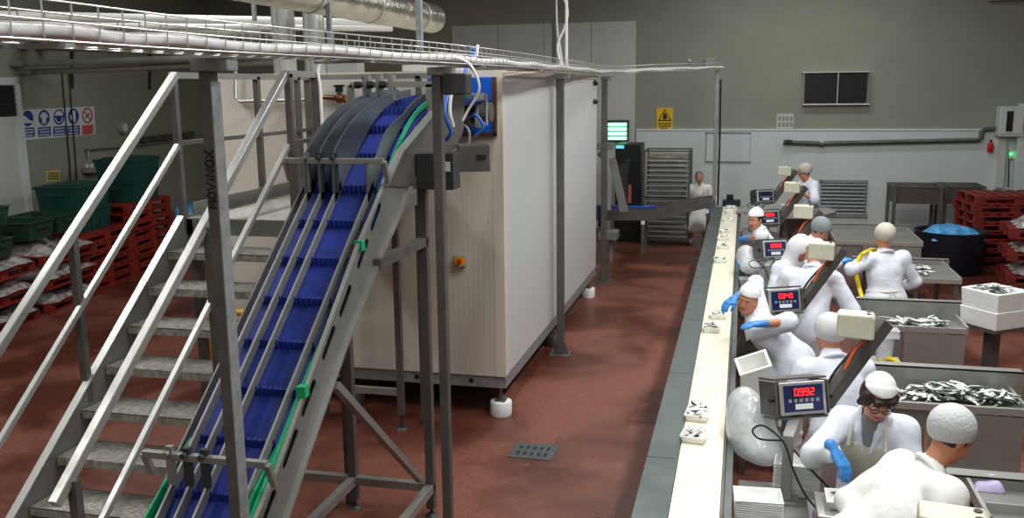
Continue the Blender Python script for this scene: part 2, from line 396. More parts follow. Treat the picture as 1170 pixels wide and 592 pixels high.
# ------------------------------------------------------------------ cable tray and its posts
TP = [V((-2.035, y, 3.245)) for y in (-2.95, -1., 1., 2.2, 3.3)] + [V((-1.86, 5.6, 3.25)), V((-1.88, 7.6, 3.26)), ony(640, 81, 10.35), ony(692, 84, 14.6), ony(758, 81, 16.2), ony(820, 79, 17.6)]
line = smoothline(TP, 8)
ct = thing('cable_tray', TP[5], 'long wire mesh cable tray with white cables carried overhead on steel posts', 'cable tray')
def off(line, side, up):
    out = []
    for i, p in enumerate(line):
        d = (line[min(i + 1, len(line) - 1)] - line[max(i - 1, 0)]); d.z = 0; d.normalize()
        out.append(p + V((d.y, -d.x, 0)) * side + V((0, 0, up)))
    return out
wb_ = MB(); half = .14; hi = .11
for sd, up in ((-half, hi), (-half, hi / 2), (-half, 0), (-half / 3, 0), (half / 3, 0), (half, 0), (half, hi / 2), (half, hi)):
    wb_.tube(off(line, sd, up), .0032, 5)
L = 0; nxt = .05
A = off(line, -half, 0); B = off(line, half, 0)
for i in range(len(line) - 1):
    sl = (line[i + 1] - line[i]).length
    while nxt < L + sl:
        t = (nxt - L) / sl; a = A[i].lerp(A[i + 1], t); b = B[i].lerp(B[i + 1], t); u = V((0, 0, hi))
        wb_.tube([a + u, a, b, b + u], .0032, 5); nxt += .12
    L += sl
wb_.build('wire_basket', 'bright_steel', ct, smooth=True)
for k, (sd, up, r) in enumerate(((.114, .027, .022), (.07, .026, .02), (.03, .024, .017), (-.01, .02, .015), (-.06, .018, .013))):
    MB().tube([p + V((0, 0, .006 * math.sin(i * 1.3 + k))) for i, p in enumerate(off(line, sd, up))], r, 8).build('cable', 'cable_white' if k != 3 else 'cable_grey', ct, smooth=True)
for i in (25, 36, 42, 50): 
    d = (line[i + 1] - line[i]).normalized(); sd = V((d.y, -d.x, 0)); MB().bar(line[i] - sd * .16 - V((0, 0, .012)), line[i] + sd * .16 - V((0, 0, .012)), .04, .012).build('support_strip', 'galvanised', ct)
def post(top, wx, wy, label, m1='dull_steel', mcap='galvanised', foot=True, cap=True):
    t = thing('support_post', (top.x, top.y, 0), label, 'post')
    x, y, z = top.x, top.y, top.z - .02
    cz = z - (.05 if cap else 0)
    b = MB().bb((x - wx / 2, y - wy / 2, .012), (x + wx / 2, y + wy / 2, cz)); b.build('post_tube', m1, t, bev=.006)
    if cap: MB().bb((x - .055, y - wy / 2 - .01, cz), (x + .11, y + wy / 2 + .01, z)).build('head_bracket', mcap, t, bev=.006)
    if foot:
        MB().bb((x - .12, y - .12, 0), (x + .12, y + .12, .012)).build('base_plate', 'dull_steel', t)
        for sx in (-1, 1): MB().prism([(x + sx * wx / 2, y - .01, .012), (x + sx * (wx / 2 + .06), y - .01, .012), (x + sx * wx / 2, y - .01, .16)], (0, .02, 0)).build('gusset', 'dull_steel', t)
    return t
P1 = TP[4]
lean = post(P1, .05, .062, 'thick square steel post with handwriting, holding the cable tray beside the stairs', 'dull_steel')
# thin paler sheet over the whole right face of the first post
MB().bb((P1.x + .0255, P1.y - .034, .012), (P1.x + .031, P1.y + .034, P1.z - .11)).build('right_face_sheet', 'galvanised', lean)
# handwriting on the post, reading upwards: MOViNOX
hw = MB(); yy = P1.y - .0315; zz0 = onx(243, 236, P1.x).z if False else ony(243, 238, yy).z; zz1 = ony(243, 170, yy).z
GL = {'M': [[(0, 0), (.1, 1), (.5, .35), (.9, 1), (1, 0)]], 'O': [[(.5, 0), (.1, .25), (.1, .75), (.5, 1), (.9, .75), (.9, .25), (.5, 0)]], 'V': [[(0, 1), (.5, 0), (1, 1)]],
      'i': [[(.5, 0), (.5, .55)], [(.5, .8), (.52, .86)]], 'N': [[(0, 0), (.05, 1), (.9, 0), (1, 1)]], 'X': [[(0, 0), (1, 1)], [(0, 1), (1, 0)]]}
wd = {'i': .35}; tot = sum(wd.get(c, 1.) + .25 for c in 'MOViNOX'); u = (zz1 - zz0) / tot; z = zz0
for c in 'MOViNOX':
    w = wd.get(c, 1.)
    for st in GL[c]: hw.tube([(P1.x + .018 - .038 * b_, yy, z + u * w * a_) for a_, b_ in st], .0048, 5)
    z += u * (w + .25)
hw.build('handwriting', 'marker', lean)
p2 = post(TP[5], .06, .065, 'square steel post carrying the cable tray beside the conveyor drive')
p3 = post(ony(640, 83, 10.38), .08, .08, 'grey steel post standing against the long side of the white freezer cabin')
p4 = post(ony(691, 86, 14.6), .085, .085, 'grey steel post at the far corner of the white freezer cabin')
p5 = post(TP[-1], .07, .07, 'slim far post with a black cable beside the end of the white belt', 'steel', cap=False)
MB().tube([(TP[-1].x + .07, TP[-1].y - .02, .9), (TP[-1].x + .075, TP[-1].y - .02, 2), (TP[-1].x + .06, TP[-1].y - .02, 3.2)], .018, 6).build('cable', 'black', p5)
# junction box and looping cables at the second post head
MB().bb((TP[5].x + .05, TP[5].y - .05, 3.06), (TP[5].x + .2, TP[5].y + .09, 3.19)).build('junction_box', 'dark_grey', p2, bev=.01)
MB().tube(smoothline([TP[5] + V((.05, -.05, .05)), TP[5] + V((.22, -.06, .0)), TP[5] + V((.28, -.03, -.15)), TP[5] + V((.2, 0, -.28)), TP[5] + V((.16, .0, -.35))]), .009, 6).build('cable', 'cable_white', p2, smooth=True)

# ------------------------------------------------------------------ overhead pipes and ducts
ca, cb = ony(318, -14, 7.6), ony(497, 22, 11.0); cc = ca + (ca - cb) * .6
d_ = (cb - ca).normalized(); _, e1, e2 = ortho(d_)
fd = thing('insulated_duct', (ca + cb) / 2, 'fat silver foil wrapped duct under the ceiling with a rounded end', 'duct')
prof = [cc, ca, cb - d_ * .1, cb - d_ * .05, cb, cb + d_ * .03]
MB().tube(prof, [.17, .17, .17, .16, .12, .05], 24).build('duct_wrap', 'foil', fd, smooth=True)
for t in (.15, .5, .85):
    c = ca.lerp(cb, t); MB().tube([c - d_ * .02, c + d_ * .02], .176, 24).build('tape_band', 'bright_steel', fd, smooth=True)
def twin(px, y0, y1, Y, label):
    p = ony(px, y1, Y); q = ony(px - 2, y0, Y)
    t = thing('exhaust_pipe', (p.x, p.y, zt), label, 'pipe'); r = .085
    MB().tube([(p.x, p.y, zt), (p.x, p.y, 4.3)], r, 20).build('pipe_sleeve', 'chrome_pipe', t, smooth=True)
    MB().tube([(p.x - .13, p.y + .05, zt), (p.x - .13, p.y + .05, 5.2)], r * .7, 18).build('side_pipe', 'bright_steel', t, smooth=True)
    MB().tube([(p.x, p.y, 4.3), (p.x, p.y, 4.32), (p.x, p.y, 4.6)], [r * 1.15, r * 1.15, r * .9], 20).build('collar', 'foil', t, smooth=True)
twin(330, 0, 80, 8.9, 'tall shiny steel exhaust pipe rising from the cabin roof, the one nearer the stairs')
twin(364, 10, 75, 9.9, 'shorter shiny steel exhaust pipe on the cabin roof under the foil duct')
for i, (px, py, Y, l) in enumerate(((378, 72, 8.2, 'ceiling strut dropping beside the second exhaust pipe'), (480, 57, 6.6, 'ceiling strut hanging in front of the rounded foil duct end'), (291, 24, 9.5, 'ceiling strut left of the tall exhaust pipe'))):
    p = ony(px, py, Y); bt = p.z
    tag(MB().bb((p.x - .02, p.y - .02, bt), (p.x + .02, p.y + .02, ZC)).build('hanging_strut', 'galvanised'), 'thin galvanised ' + l, 'strut')
for i, (a, b, r, l, m) in enumerate((((0, 18), (436, 27), .06, 'long white lagged pipe under the ceiling, upper one of two behind the cable tray', 'white_lag'), ((60, 29), (446, 33), .04, 'long white lagged pipe under the ceiling, lower one of two behind the cable tray', 'white_lag'))):
    pa, pb = ony(a[0], a[1], 9.5), ony(b[0], b[1], 12.5)
    o = MB().tube([pa, pb], r, 12); o.ball(pb, r, 10); tag(o.build('lagged_pipe', m, smooth=True), l, 'pipe')
# pipes leaving the left wall
for i, (a, b, r, m, l) in enumerate((((40, 47), (330, 40), .13, 'wall_pipe', 'thick grey pipe with a rounded elbow coming off the left wall'),
        ((60, 53), (330, 60), .075, 'wall_pipe', 'mid-size grey pipe tucked under the thick pipe on the left wall'),
        ((32, 73), (330, 64), .055, 'wall_pipe', 'thin grey pipe on the left wall, upper one of the lower pair'),
        ((42, 82), (330, 71), .05, 'wall_pipe', 'thin grey pipe on the left wall, lowest of the four'))):
    pa = onw(a[0], a[1], .3); pb = ony(b[0], b[1], 11.5)
    w = pa - WALL_N * .3; k = pa.lerp(pb, .03)
    o = MB().tube(smoothline([w, pa - WALL_N * .1, k, pb], 6), r, 14); tag(o.build('service_pipe', m, smooth=True), l, 'pipe')
for px, py0, py1 in ((82, 52, 101), (171, 40, 102), (152, 30, 60)):
    p, q = onw(px, py0, .02), onw(px, py1, .02)
    tag(MB().bar(p, q, .08, .03, up=WALL_N).build('pipe_bracket', 'dark_grey'), {82: 'dark steel bracket under the pipes above the safety signs', 171: 'dark steel pipe bracket on the left wall beside the stair rail', 152: 'short steel hanger strap around the thick grey pipe'}[px], 'bracket')
for px, px2 in ((71, 80), (79, 87)):
    tag(MB().tube([onw(px, 84, .03), onw((px + px2) / 2, 140, .03), onw(px2, 190, .03), onw(px2 + 1, 235, .03)], .012, 6).build('hanging_cable', 'black', smooth=True),
        'thin black cable hanging down the wall over the signs, ' + ('left one of two' if px == 71 else 'right one of two'), 'cable')
# riser with looped white cables at the back of the tray
rp = ony(633, 80, 10.2)
rs = thing('cable_riser', (rp.x, rp.y, 3.35), 'slim riser with looping white cables going up above the freezer cabin', 'cable riser')
MB().bb((rp.x - .02, rp.y - .02, 3.3), (rp.x + .02, rp.y + .02, ZC)).build('riser_bar', 'dark_grey', rs)
MB().tube([(rp.x + .14, rp.y, 3.3), (rp.x + .14, rp.y, ZC)], .016, 8).build('conduit', 'cable_white', rs, smooth=True)
MB().tube(smoothline([rp + V(v) for v in ((.1, 0, .0), (.04, 0, .25), (.12, 0, .45), (.15, 0, .62), (.1, 0, .78), (.03, 0, .8), (.0, 0, .72))], 5), .013, 7).build('looped_cable', 'cable_white', rs, smooth=True)
MB().tube(smoothline([rp + V(v) for v in ((.1, 0.03, .0), (.06, 0.03, .25), (.03, 0.03, .45), (.02, 0.03, .8), (.02, .03, 1.5))], 5), .011, 7).build('cable', 'cable_white', rs, smooth=True)
# blue air hose above the drive
tag(MB().tube(smoothline([ony(538, 55, 7.0), ony(541, 57, 7.05), ony(540, 66, 7.0), ony(532, 80, 6.6), ony(524, 98, 6.3), ony(512, 108, 6.1), ony(508, 130, 6.0), ony(515, 150, 6.05), ony(510, 160, 6.1)], 6), .014, 8).build('air_hose', 'blue_hose', smooth=True), 'blue plastic air hose curling down from the cable tray to the conveyor drive', 'hose')
tag(MB().tube(smoothline([ony(546, 52, 7.2), ony(543, 66, 7.1), ony(528, 84, 6.7), ony(518, 100, 6.4), ony(514, 125, 6.2), ony(518, 145, 6.2)], 6), .012, 8).build('air_hose', 'cable_white', smooth=True), 'white hose running down beside the blue air hose to the drive', 'hose')
# ------------------------------------------------------------------ stairs and platform
XA, XB = -3.85, -3.08
st = thing('staircase', ((XA + XB) / 2, 4.5, 0), 'steel staircase with checker plate treads and square tube handrails up to a small platform', 'stairs')
SLP, Y0 = .82, 3.13; ZP = 2.21; YP = Y0 + ZP / SLP; YE = 7.9
def zs(y): return SLP * (y - Y0)
XS = -2.87
for x, sx in ((XA, -1), (XS, 1)):
    o = [(x, Y0, 0), (x, Y0 + .3, 0), (x, YP + .1, ZP - .16), (x, YP + .1, ZP + .02), (x, YP - .06, ZP + .02), (x, Y0 - .06, .1)]
    s_ = MB().prism(o, (sx * .012, 0, 0)).build('stringer', 'plate_steel', st)
    fl = MB()
    for (ya, za), (yb, zb_) in (((YP - .06, ZP + .02), (Y0 - .06, .1)), ((YP + .1, ZP - .16), (Y0 + .3, 0))): fl.bar((x - sx * .0, ya, za), (x - sx * .0, yb, zb_), .05, .008)
    fl.build('stringer_flange', 'bright_steel', s_)
n = 11
for i in range(1, n):
    z = ZP * i / n; y = Y0 + z / SLP
    b = MB().bb((XA + .012, y - .02, z - .006), (XS - .012, y + .26, z)).bb((XA + .012, y - .02, z - .05), (XS - .012, y - .014, z - .001)).bb((XA + .012, y + .254, z - .04), (XS - .012, y + .26, z))
    b.build('tread', 'tread_plate', st)
MB().bb((XA, YP, ZP - .008), (XB + .3, YE, ZP)).build('platform_deck', 'tread_plate', st)
MB().bb((XA, YP, ZP - .12), (XB + .3, YP + .05, ZP - .008)).bb((XA, YE - .05, ZP - .12), (XB + .3, YE, ZP - .008)).bb((XA, YP, ZP - .12), (XA + .05, YE, ZP - .008)).bb((XB + .25, YP, ZP - .12), (XB + .3, YE, ZP - .008)).build('platform_frame', 'plate_steel', st)
kp = MB()
for (p, q) in (((XA, YP + .1, ZP + .05), (XA, YE, ZP + .05)), ((XA, YE, ZP + .05), (XB + .3, YE, ZP + .05))): kp.bar(p, q, .008, .1)
kp.build('toe_board', 'plate_steel', st)
lg = [(XA + .03, YP + .06), (XB + .27, YP + .3), (XA + .03, YE - .05), (XB + .27, YE - .05)]
for x, y in lg: MB().bb((x - .03, y - .03, 0), (x + .03, y + .03, ZP - .12)).build('leg', 'dull_steel', st)
def sq(b, p, q, w=.045): return b.bar(p, q, w, w)
hA = [onx(0, 395, XA), onx(200, 85, XA)]; hA[0] = hA[0] + (hA[0] - hA[1]) * .35
mA = [onx(0, 505, XA), onx(203, 166, XA)]; mA[0] = mA[0] + (mA[0] - mA[1]) * .3
hB = [onx(62, 577, XB), onx(326, 84, XB)]
mB = [onx(118, 592, XB), onx(330, 166, XB)]; mB[0] = mB[0] + (mB[0] - mB[1]) * .08
ZT = 3.21
for a, b in (hA, hB):
    MB().bar(a, b, .05, .05, up=(1, 0, 0)).build('handrail', 'bright_steel', st, bev=.004)
for a, b in (mA, mB):
    MB().bar(a, b, .035, .035, up=(1, 0, 0)).build('mid_rail', 'bright_steel', st, bev=.004)
def on_line(l, y): t = (y - l[0].y) / (l[1].y - l[0].y); return l[0].lerp(l[1], t)
def vpost(x, y, z0, z1, w=.045): MB().bb((x - w / 2, y - w / 2, z0), (x + w / 2, y + w / 2, z1)).build('rail_post', 'dull_steel', st)
for px, py in ((85, 263),):
    y = onx(px, py, XA).y; vpost(XA - .02, y, zs(y) - .05, on_line(hA, y).z - .02)
y = hA[1].y; vpost(XA - .02, y, ZP - .1, ZT)
y = onx(234, 255, XB).y; vpost(XB + .02, y, zs(y) - .05, on_line(hB, y).z - .02)
y = hB[0].y + .12; vpost(XB + .02, y, zs(y) - .05, on_line(hB, y).z - .02)
y = hB[1].y; vpost(XB + .02, y, ZP - .1, ZT)
yb1 = onx(358, 120, XB).y
for px in (297, 345): y = onx(px, 120, XA).y; vpost(XA - .02, min(y, YE - .2), ZP - .1, ZT)
vpost(XA - .02, YE, ZP - .1, ZT); vpost(XB + .02, yb1, ZP - .1, ZT); vpost(-3.3, YE, ZP - .1, ZT); vpost(-2.8, YE, ZP - .1, ZT)
sq(MB(), (XA - .02, hA[1].y - .02, ZT), (XA - .02, YE, ZT)).build('guard_rail', 'steel', st)
sq(MB(), (XA - .02, YE, ZT), (-2.45, YE, ZT)).build('guard_rail', 'steel', st)
sq(MB(), (XB + .02, hB[1].y - .02, ZT), (XB + .02, yb1, ZT)).build('guard_rail', 'steel', st)
ZM = 2.74
sq(MB(), (XA - .02, hA[1].y, ZM), (XA - .02, YE, ZM), .03).build('guard_mid_rail', 'dull_steel', st)
sq(MB(), (XA - .02, YE, ZM), (-2.8, YE, ZM), .03).build('guard_mid_rail', 'dull_steel', st)
sq(MB(), (XB + .02, hB[1].y, ZM), (XB + .02, yb1, ZM), .03).build('guard_mid_rail', 'dull_steel', st)
MB().tube(smoothline([(XB + .06, yb1, 2.75), (XB + .06, yb1, 3.1), (XB + .05, yb1, 3.25), (XB + .1, yb1 + .05, 3.34), (XB + .02, yb1 + .2, 3.4)], 6), .014, 8).build('cable', 'cable_white', st, smooth=True)
# ------------------------------------------------------------------ blue incline conveyor
CL, CR = -2.72, -2.17
cv = thing('incline_conveyor', ((CL + CR) / 2, 5.2, 0), 'steep steel incline conveyor with a blue cleated belt, grey lane dividers and green edge strips', 'conveyor')
bp = [(2.5, .73), (2.95, .745), (3.25, .83), (3.5, .97), (3.7, 1.12), (4.1, 1.43), (4.5, 1.74), (5.4, 2.44), (5.75, 2.70), (6.05, 2.87), (6.4, 2.96), (6.9, 2.99), (8.1, 2.99)]
BL = [(p.y, p.z) for p in smoothline([V((0, a, b)) for a, b in bp], 6)]
BYs = [a for a, b in BL]; BZs = [b for a, b in BL]
def zbelt(y): return float(np.interp(y, BYs, BZs))
b = MB().ribbon([(CL + .012, y, z) for y, z in BL], [(CR - .012, y, z) for y, z in BL], (0, 0, -.03)); b.build('belt', 'belt_blue', cv, smooth=True)
# cleat rows, evenly along the belt: each a row of small scoop teeth
Ls = [0]
for i in range(1, len(BL)): Ls.append(Ls[-1] + math.hypot(BL[i][0] - BL[i - 1][0], BL[i][1] - BL[i - 1][1]))
s_ = .12
while s_ < Ls[-1] - .3:
    y = float(np.interp(s_, Ls, BYs)); z = float(np.interp(s_, Ls, BZs)); y2 = float(np.interp(s_ + .02, Ls, BYs)); z2 = float(np.interp(s_ + .02, Ls, BZs))
    t = V((0, y2 - y, z2 - z)).normalized(); nn = V((0, -t.z, t.y)); c = MB(); k = 15
    for j in range(k):
        x = CL + .04 + (CR - CL - .08) * (j + .5) / k
        base = V((x, y, z)); w = .0125
        c.prism([base - V((w, 0, 0)), base + V((w, 0, 0)), base + V((w * .8, 0, 0)) + nn * .055 + t * .014, base + V((-w * .8, 0, 0)) + nn * .055 + t * .014], t * .012)
    c.build('cleat', 'belt_blue', cv); s_ += .305
# side plates
topR = [onx(a, b, CR) for a, b in ((290, 592), (313, 540), (367, 390), (405, 286), (437, 212))]
botR = [onx(a, b, CR) for a, b in ((321, 592), (345, 520), (391, 390), (427, 300), (465, 214))]
def ext(l, k): return [l[0] + (l[0] - l[1]).normalized() * k] + l
topR = ext(topR, 1.05); botR = ext(botR, 1.0)
topR[0].z = max(topR[0].z, .72); 
outer = [(p.y, p.z) for p in topR] + [(p.y, p.z) for p in reversed(botR)]
slots = []
for px, py in ((428, 248), (413, 290), (393, 344), (374, 392), (351, 455), (330, 513), (304, 584)):
    c = onx(px, py, CR); d = (topR[4] - topR[2]); d.x = 0; d.normalize(); nn = V((0, -d.z, d.y)); L = .085; r = .028; lp = []
    for e, a0 in ((1, -90), (-1, 90)):
        for k in range(5):
            a = math.radians(a0 + 45 * k); q = c + d * (e * L) + (d * math.cos(a) + nn * math.sin(a)) * r
            lp.append((q.y, q.z))
    slots.append(lp)
sp = plate_holes('side_plate', (CR, outer), slots, .01, 'plate_steel', cv)
plate_holes('slot_shade_sheet', (CR - .02, outer), [], .004, 'rubber', cv)  # added dark sheet, stands in for the shade seen through the slots
eb = MB()
for i in range(len(botR) - 1): eb.bar(botR[i] + V((.022, 0, 0)), botR[i + 1] + V((.022, 0, 0)), .045, .012)
eb.build('plate_flange', 'steel', sp)
eb = MB()
for i in range(len(topR) - 1): eb.bar(topR[i] + V((.006, 0, 0)), topR[i + 1] + V((.006, 0, 0)), .022, .01)
eb.build('plate_flange', 'bright_steel', sp)
lt = [(CL, y, zbelt(y) + .035) for y in np.linspace(2.5, 8.0, 50)]; lb = [(CL, y, zbelt(y) - .14) for y in np.linspace(2.5, 8.0, 50)]
MB().ribbon(lt, lb, (-.01, 0, 0)).build('side_plate', 'plate_steel', cv)
# head plate round the drive, right side
hpx = [(437, 212), (456, 174), (488, 135), (524, 96), (530, 112), (528, 150), (520, 168), (492, 184), (476, 198), (465, 214)]
MB().prism([onx(a, b, CR + .012) for a, b in hpx], (.01, 0, 0)).build('head_plate', 'dull_steel', cv)
pl = [onx(a, b, CR + .03) for a, b in ((439, 212), (457, 173), (489, 134), (525, 93))]
b = MB()
for i in range(3): b.bar(pl[i], pl[i + 1], .05, .012)
b.build('head_plate_flange', 'bright_steel', cv)
# green edge strip along the right-hand side
ys_ = list(np.linspace(3.0, 7.4, 40)); gx = CR - .02
g = MB().ribbon([(gx, y, zbelt(y) + .064) for y in ys_], [(gx, y, zbelt(y) + .03) for y in ys_], (.012, 0, 0)); gs = g.build('edge_strip', 'green_strip', cv)
for px, py in ((410, 281), (345, 452)):
    c = onx(px, py, CR); MB().box((CR + .005, c.y, zbelt(c.y) + .07), (.05, .05, .06)).build('strip_clip', 'green_strip', gs)
for x in (CL + .02, CR - .045):
    yl = list(np.linspace(2.9, 3.98, 14)); MB().ribbon([(x, y, zbelt(y) + .02 + .14 * (1 - ((y - 2.9) / 1.08) ** 2)) for y in yl], [(x, y, zbelt(y) + .005) for y in yl], (.012, 0, 0)).build('infeed_guide', 'green_strip', cv)
# lane dividers: low bars on the slope, tall curved plates at the top
dtop = [onx(a, b, -2.40) for a, b in ((386, 183), (393, 164), (405, 144), (413, 134), (425, 122), (439, 113), (456, 106), (475, 102))]
dty = [p.y for p in dtop]; dtz = [p.z for p in dtop]
d4 = [onx(a, b, -2.233) for a, b in ((428, 183), (432, 168), (439, 151), (448, 140), (459, 131), (476, 121))]; d4y = [p.y for p in d4]; d4z = [p.z for p in d4]
def ztop(y, low=0.): return float(np.interp(y, dty, dtz)) - low
for fr in (.15, .32, .49, .885):
    x = CL + (CR - CL) * fr; y_s = dty[0] + .02
    yy = list(np.linspace(2.75, y_s + .1, 40))
    d = MB().ribbon([(x, y, zbelt(y) + .115) for y in yy], [(x, y, zbelt(y) + .045) for y in yy], (.012, 0, 0)).build('lane_divider', 'steel', cv)
    low = .15 if fr > .8 else 0.
    yy = list(np.linspace(y_s, dty[-1], 24))
    MB().ribbon([(x, y, max(float(np.interp(y, d4y, d4z)) if low else ztop(y), zbelt(y) + .1)) for y in yy], [(x, y, zbelt(y) + .055) for y in yy], (.012, 0, 0)).build('curved_plate', 'slate_steel', d)
# cross brackets over the belt
def bracket(l, r, ll, lr):
    pl = onx(l[0], l[1], CL - .06); pr = onx(r[0], r[1], CR + .05); y = (pl.y + pr.y) / 2; z = (pl.z + pr.z) / 2; pl.y = pr.y = y; pl.z = pr.z = z
    b = MB().bar(pl, pr, .035, .035)
    for p in (pl, pr): b.bar(p, p + V((0, .0, -.0)) + V((0, .06, -.13)), .03, .03)
    o = b.build('cross_bracket', 'steel', cv, bev=.003)
    for fr in (.15, .32, .49):
        x = CL + (CR - CL) * fr; k = MB().bb((x - .012, y - .014, zbelt(y) + .1), (x + .024, y + .014, z + .05)); k.cyl((x + .006, y - .02, z + .02), (x + .006, y - .045, z + .02), .014, 10); k.build('divider_clamp', 'dark_grey' if fr > .3 else 'steel', o)
bracket((333, 184), (432, 184), None, None)
bracket((172, 519), (298, 530), None, None)
# top frame over the curve with clamp knobs
tf = MB(); yt = 6.35; zz = 3.13
tf.bar((CL - .05, yt, zz), (CR + .02, yt, zz), .04, .04).bar((CL - .05, yt, zz), (CL - .05, yt, 2.85), .04, .04).bar((CR + .0, yt, zz), (CR + .0, yt, 2.8), .04, .04)
tfo = tf.build('top_frame', 'steel', cv)
for fr in (.15, .32, .49):
    x = CL + (CR - CL) * fr; MB().bb((x - .02, yt - .03, 3.02), (x + .02, yt + .03, 3.2)).build('divider_clamp', 'steel', tfo)
    MB().cyl((x - .03, yt - .05, 3.13), (x - .075, yt - .06, 3.13), .026, 10).build('clamp_knob', 'black', tfo)
# frame and legs
yl = onx(488, 556, CR).y; zl = onx(488, 556, CR).z
for x, y, zt_ in ((CR + .03, yl, 2.55), (CL - .03, yl, 2.55), (CR + .03, 3.4, .55), (CL - .03, 3.4, .55)):
    l = MB().bb((x - .03, y - .03, .06), (x + .03, y + .03, zt_)).build('leg', 'dull_steel', cv)
    MB().cyl((x, y, .0), (x, y, .02), .05, 16, .03).cyl((x, y, .02), (x, y, .08), .012, 8).build('adjustable_foot', 'dark_grey', l)
for x in (CR + .03, CL - .03): MB().bb((x - .03, 3.4, zl - .03), (x + .03, yl, zl + .03)).build('base_rail', 'steel', cv)
for y in (yl, 3.4): MB().bb((CL - .8 if y == yl else CL, y - .03, zl - .03), (CR + .03, y + .03, zl + .03)).build('base_rail', 'steel', cv)
pa, pb = onx(383, 440, CR + .03), onx(480, 548, CR + .03); MB().bar(pa, pb, .045, .045).build('brace', 'steel', cv)
pa, pb = onx(430, 302, CR + .03), onx(484, 303, CR + .03); pb.y = yl; pb.z = pa.z; MB().bar(pa, pb, .06, .06).build('brace', 'dull_steel', cv)
xr_, yr_ = -2.98, 7.68
l = MB().bb((xr_ - .028, yr_ - .028, .14), (xr_ + .028, yr_ + .028, 2.85)).build('leg', 'dull_steel', cv); MB().cyl((xr_, yr_, 0), (xr_, yr_, .02), .06, 16, .04).cyl((xr_, yr_, .02), (xr_, yr_, .16), .014, 8).build('adjustable_foot', 'dark_grey', l)
zr = ony(456, 448, yr_).z; MB().bar((xr_ - .9, yr_, zr), (xr_, yr_, zr), .05, .06).build('base_rail', 'steel', cv)
MB().bar((xr_ - .9, yr_, 0.0), (xr_ - .9, yr_, 2.7), .05, .05).build('leg', 'dull_steel', cv)
# drive at the head
p = ony(541, 180, 6.85)
a = math.radians(20)
dm = MB().box((p.x, p.y, p.z), (.24, .2, .2), a).build('motor_cover', 'dull_steel', cv, bev=.006)
MB().box((p.x + .085, p.y - .075, p.z + .01), (.07, .03, .035), a).build('cover_label', 'black', dm)
MB().box((p.x - .06, p.y - .105, p.z - .015), (.11, .02, .14), a).build('cover_panel', 'dull_steel', dm)
p = ony(504, 195, 6.0)
cb_ = MB().bb((p.x - .16, p.y - .06, p.z - .125), (p.x + .105, p.y + .1, p.z + .12)).build('control_box', 'dark_grey', cv, bev=.006)
MB().bb((p.x + .045, p.y - .063, p.z + .0), (p.x + .085, p.y - .06, p.z + .065)).build('box_label', 'label_white', cb_)
p = ony(549, 128, 7.75)
gm = MB().cyl((p.x - .3, p.y, p.z), (p.x + .02, p.y, p.z), .06, 18).cyl((p.x + .02, p.y, p.z), (p.x + .1, p.y, p.z), .085, 18).lathe((p.x - .12, p.y, p.z - .12), [(.05, 0), (.06, .02), (.06, .08), (.03, .12)], 14)
gm.build('gear_motor', 'dull_steel', cv, smooth=True)
MB().bb((p.x - .02, p.y - .1, p.z - .13), (p.x + .01, p.y + .1, p.z + .11)).box((p.x + .07, p.y - .05, p.z + .02), (.02, .08, .26), .3).bb((p.x - .2, p.y - .02, p.z + .1), (p.x + .04, p.y + .03, p.z + .16)).build('motor_mount', 'cable_grey', cv)
MB().bb((p.x - .33, p.y - .16, p.z + .0), (p.x - .12, p.y - .13, p.z + .025)).bb((p.x - .14, p.y - .17, p.z - .03), (p.x - .11, p.y - .12, p.z + .03)).build('cable_guide', 'green_strip', cv)
MB().tube(smoothline([(p.x - .1, p.y - .1, p.z - .05), (p.x, p.y - .16, p.z - .02), (p.x + .06, p.y - .14, p.z - .12), (p.x - .02, p.y - .12, p.z - .2)], 6), .014, 8).build('motor_cable', 'blue_hose', cv, smooth=True)
MB().tube(smoothline([(p.x - .2, p.y - .2, p.z - .1), (p.x - .05, p.y - .25, p.z - .12), (p.x - .04, p.y - .25, p.z - .25), (p.x - .15, p.y - .3, p.z - .33)], 6), .012, 8).build('motor_cable', 'cable_grey', cv, smooth=True)
# pipework and fittings on the cabin front and roof
wp = thing('water_pipe', tuple(ony(268, 114, YF - .06)), 'thin steel water pipe bent across the cabin front to a brass valve', 'pipe')
q = [ony(a, b, YF - .06) for a, b in ((269, 66), (269, 112), (274, 116), (345, 114), (370, 111))]
MB().tube(q, .018, 10).build('pipe_run', 'bright_steel', wp, smooth=True)
c = ony(388, 112, YF - .08)
MB().tube([q[-1], c - V((.05, 0, 0)), c + V((.06, .0, -.01)), c + V((.09, .0, -.06))], [.022, .026, .04, .02], 12).ball(c, .05, 12).build('valve_body', 'brass', wp, smooth=True)
MB().bb((c.x - .03, c.y - .02, c.z + .05), (c.x + .03, c.y + .02, c.z + .11)).bb((c.x - .05, c.y - .015, c.z + .1), (c.x + .05, c.y + .015, c.z + .12)).build('valve_handle', 'black', wp)
p = ony(395, 74, YF + .6)
jb = MB().bb((p.x - .16, p.y - .1, zt), (p.x + .16, p.y + .1, zt + .15)).build('junction_box', 'cable_grey', bev=.008); tag(jb, 'grey junction box standing on the cabin roof beside the exhaust pipes', 'junction box')
rb = thing('roof_lamp_cover', (-3.0, YF + .3, zt), 'long white cover strip lying along the front edge of the cabin roof', 'cover strip')
pa, pb = ony(462, 77, YF + .15), ony(533, 77, YF + .15); MB().bb((pa.x, YF + .08, zt), (pb.x, YF + .25, zt + .06)).build('cover_body', 'white_lag', rb, bev=.008)
pa, pb = ony(498, 74, YF + .15), ony(522, 74, YF + .15); MB().bb((pa.x, YF + .09, zt + .06), (pb.x, YF + .24, zt + .1)).build('cover_cap', 'white_lag', rb, bev=.01)
yp = MB(); pa, pb = onz(283, 357, .95), onz(246, 352, .95); 
pa = ony(282, 358, 7.2); pb = ony(240, 353, 7.2)
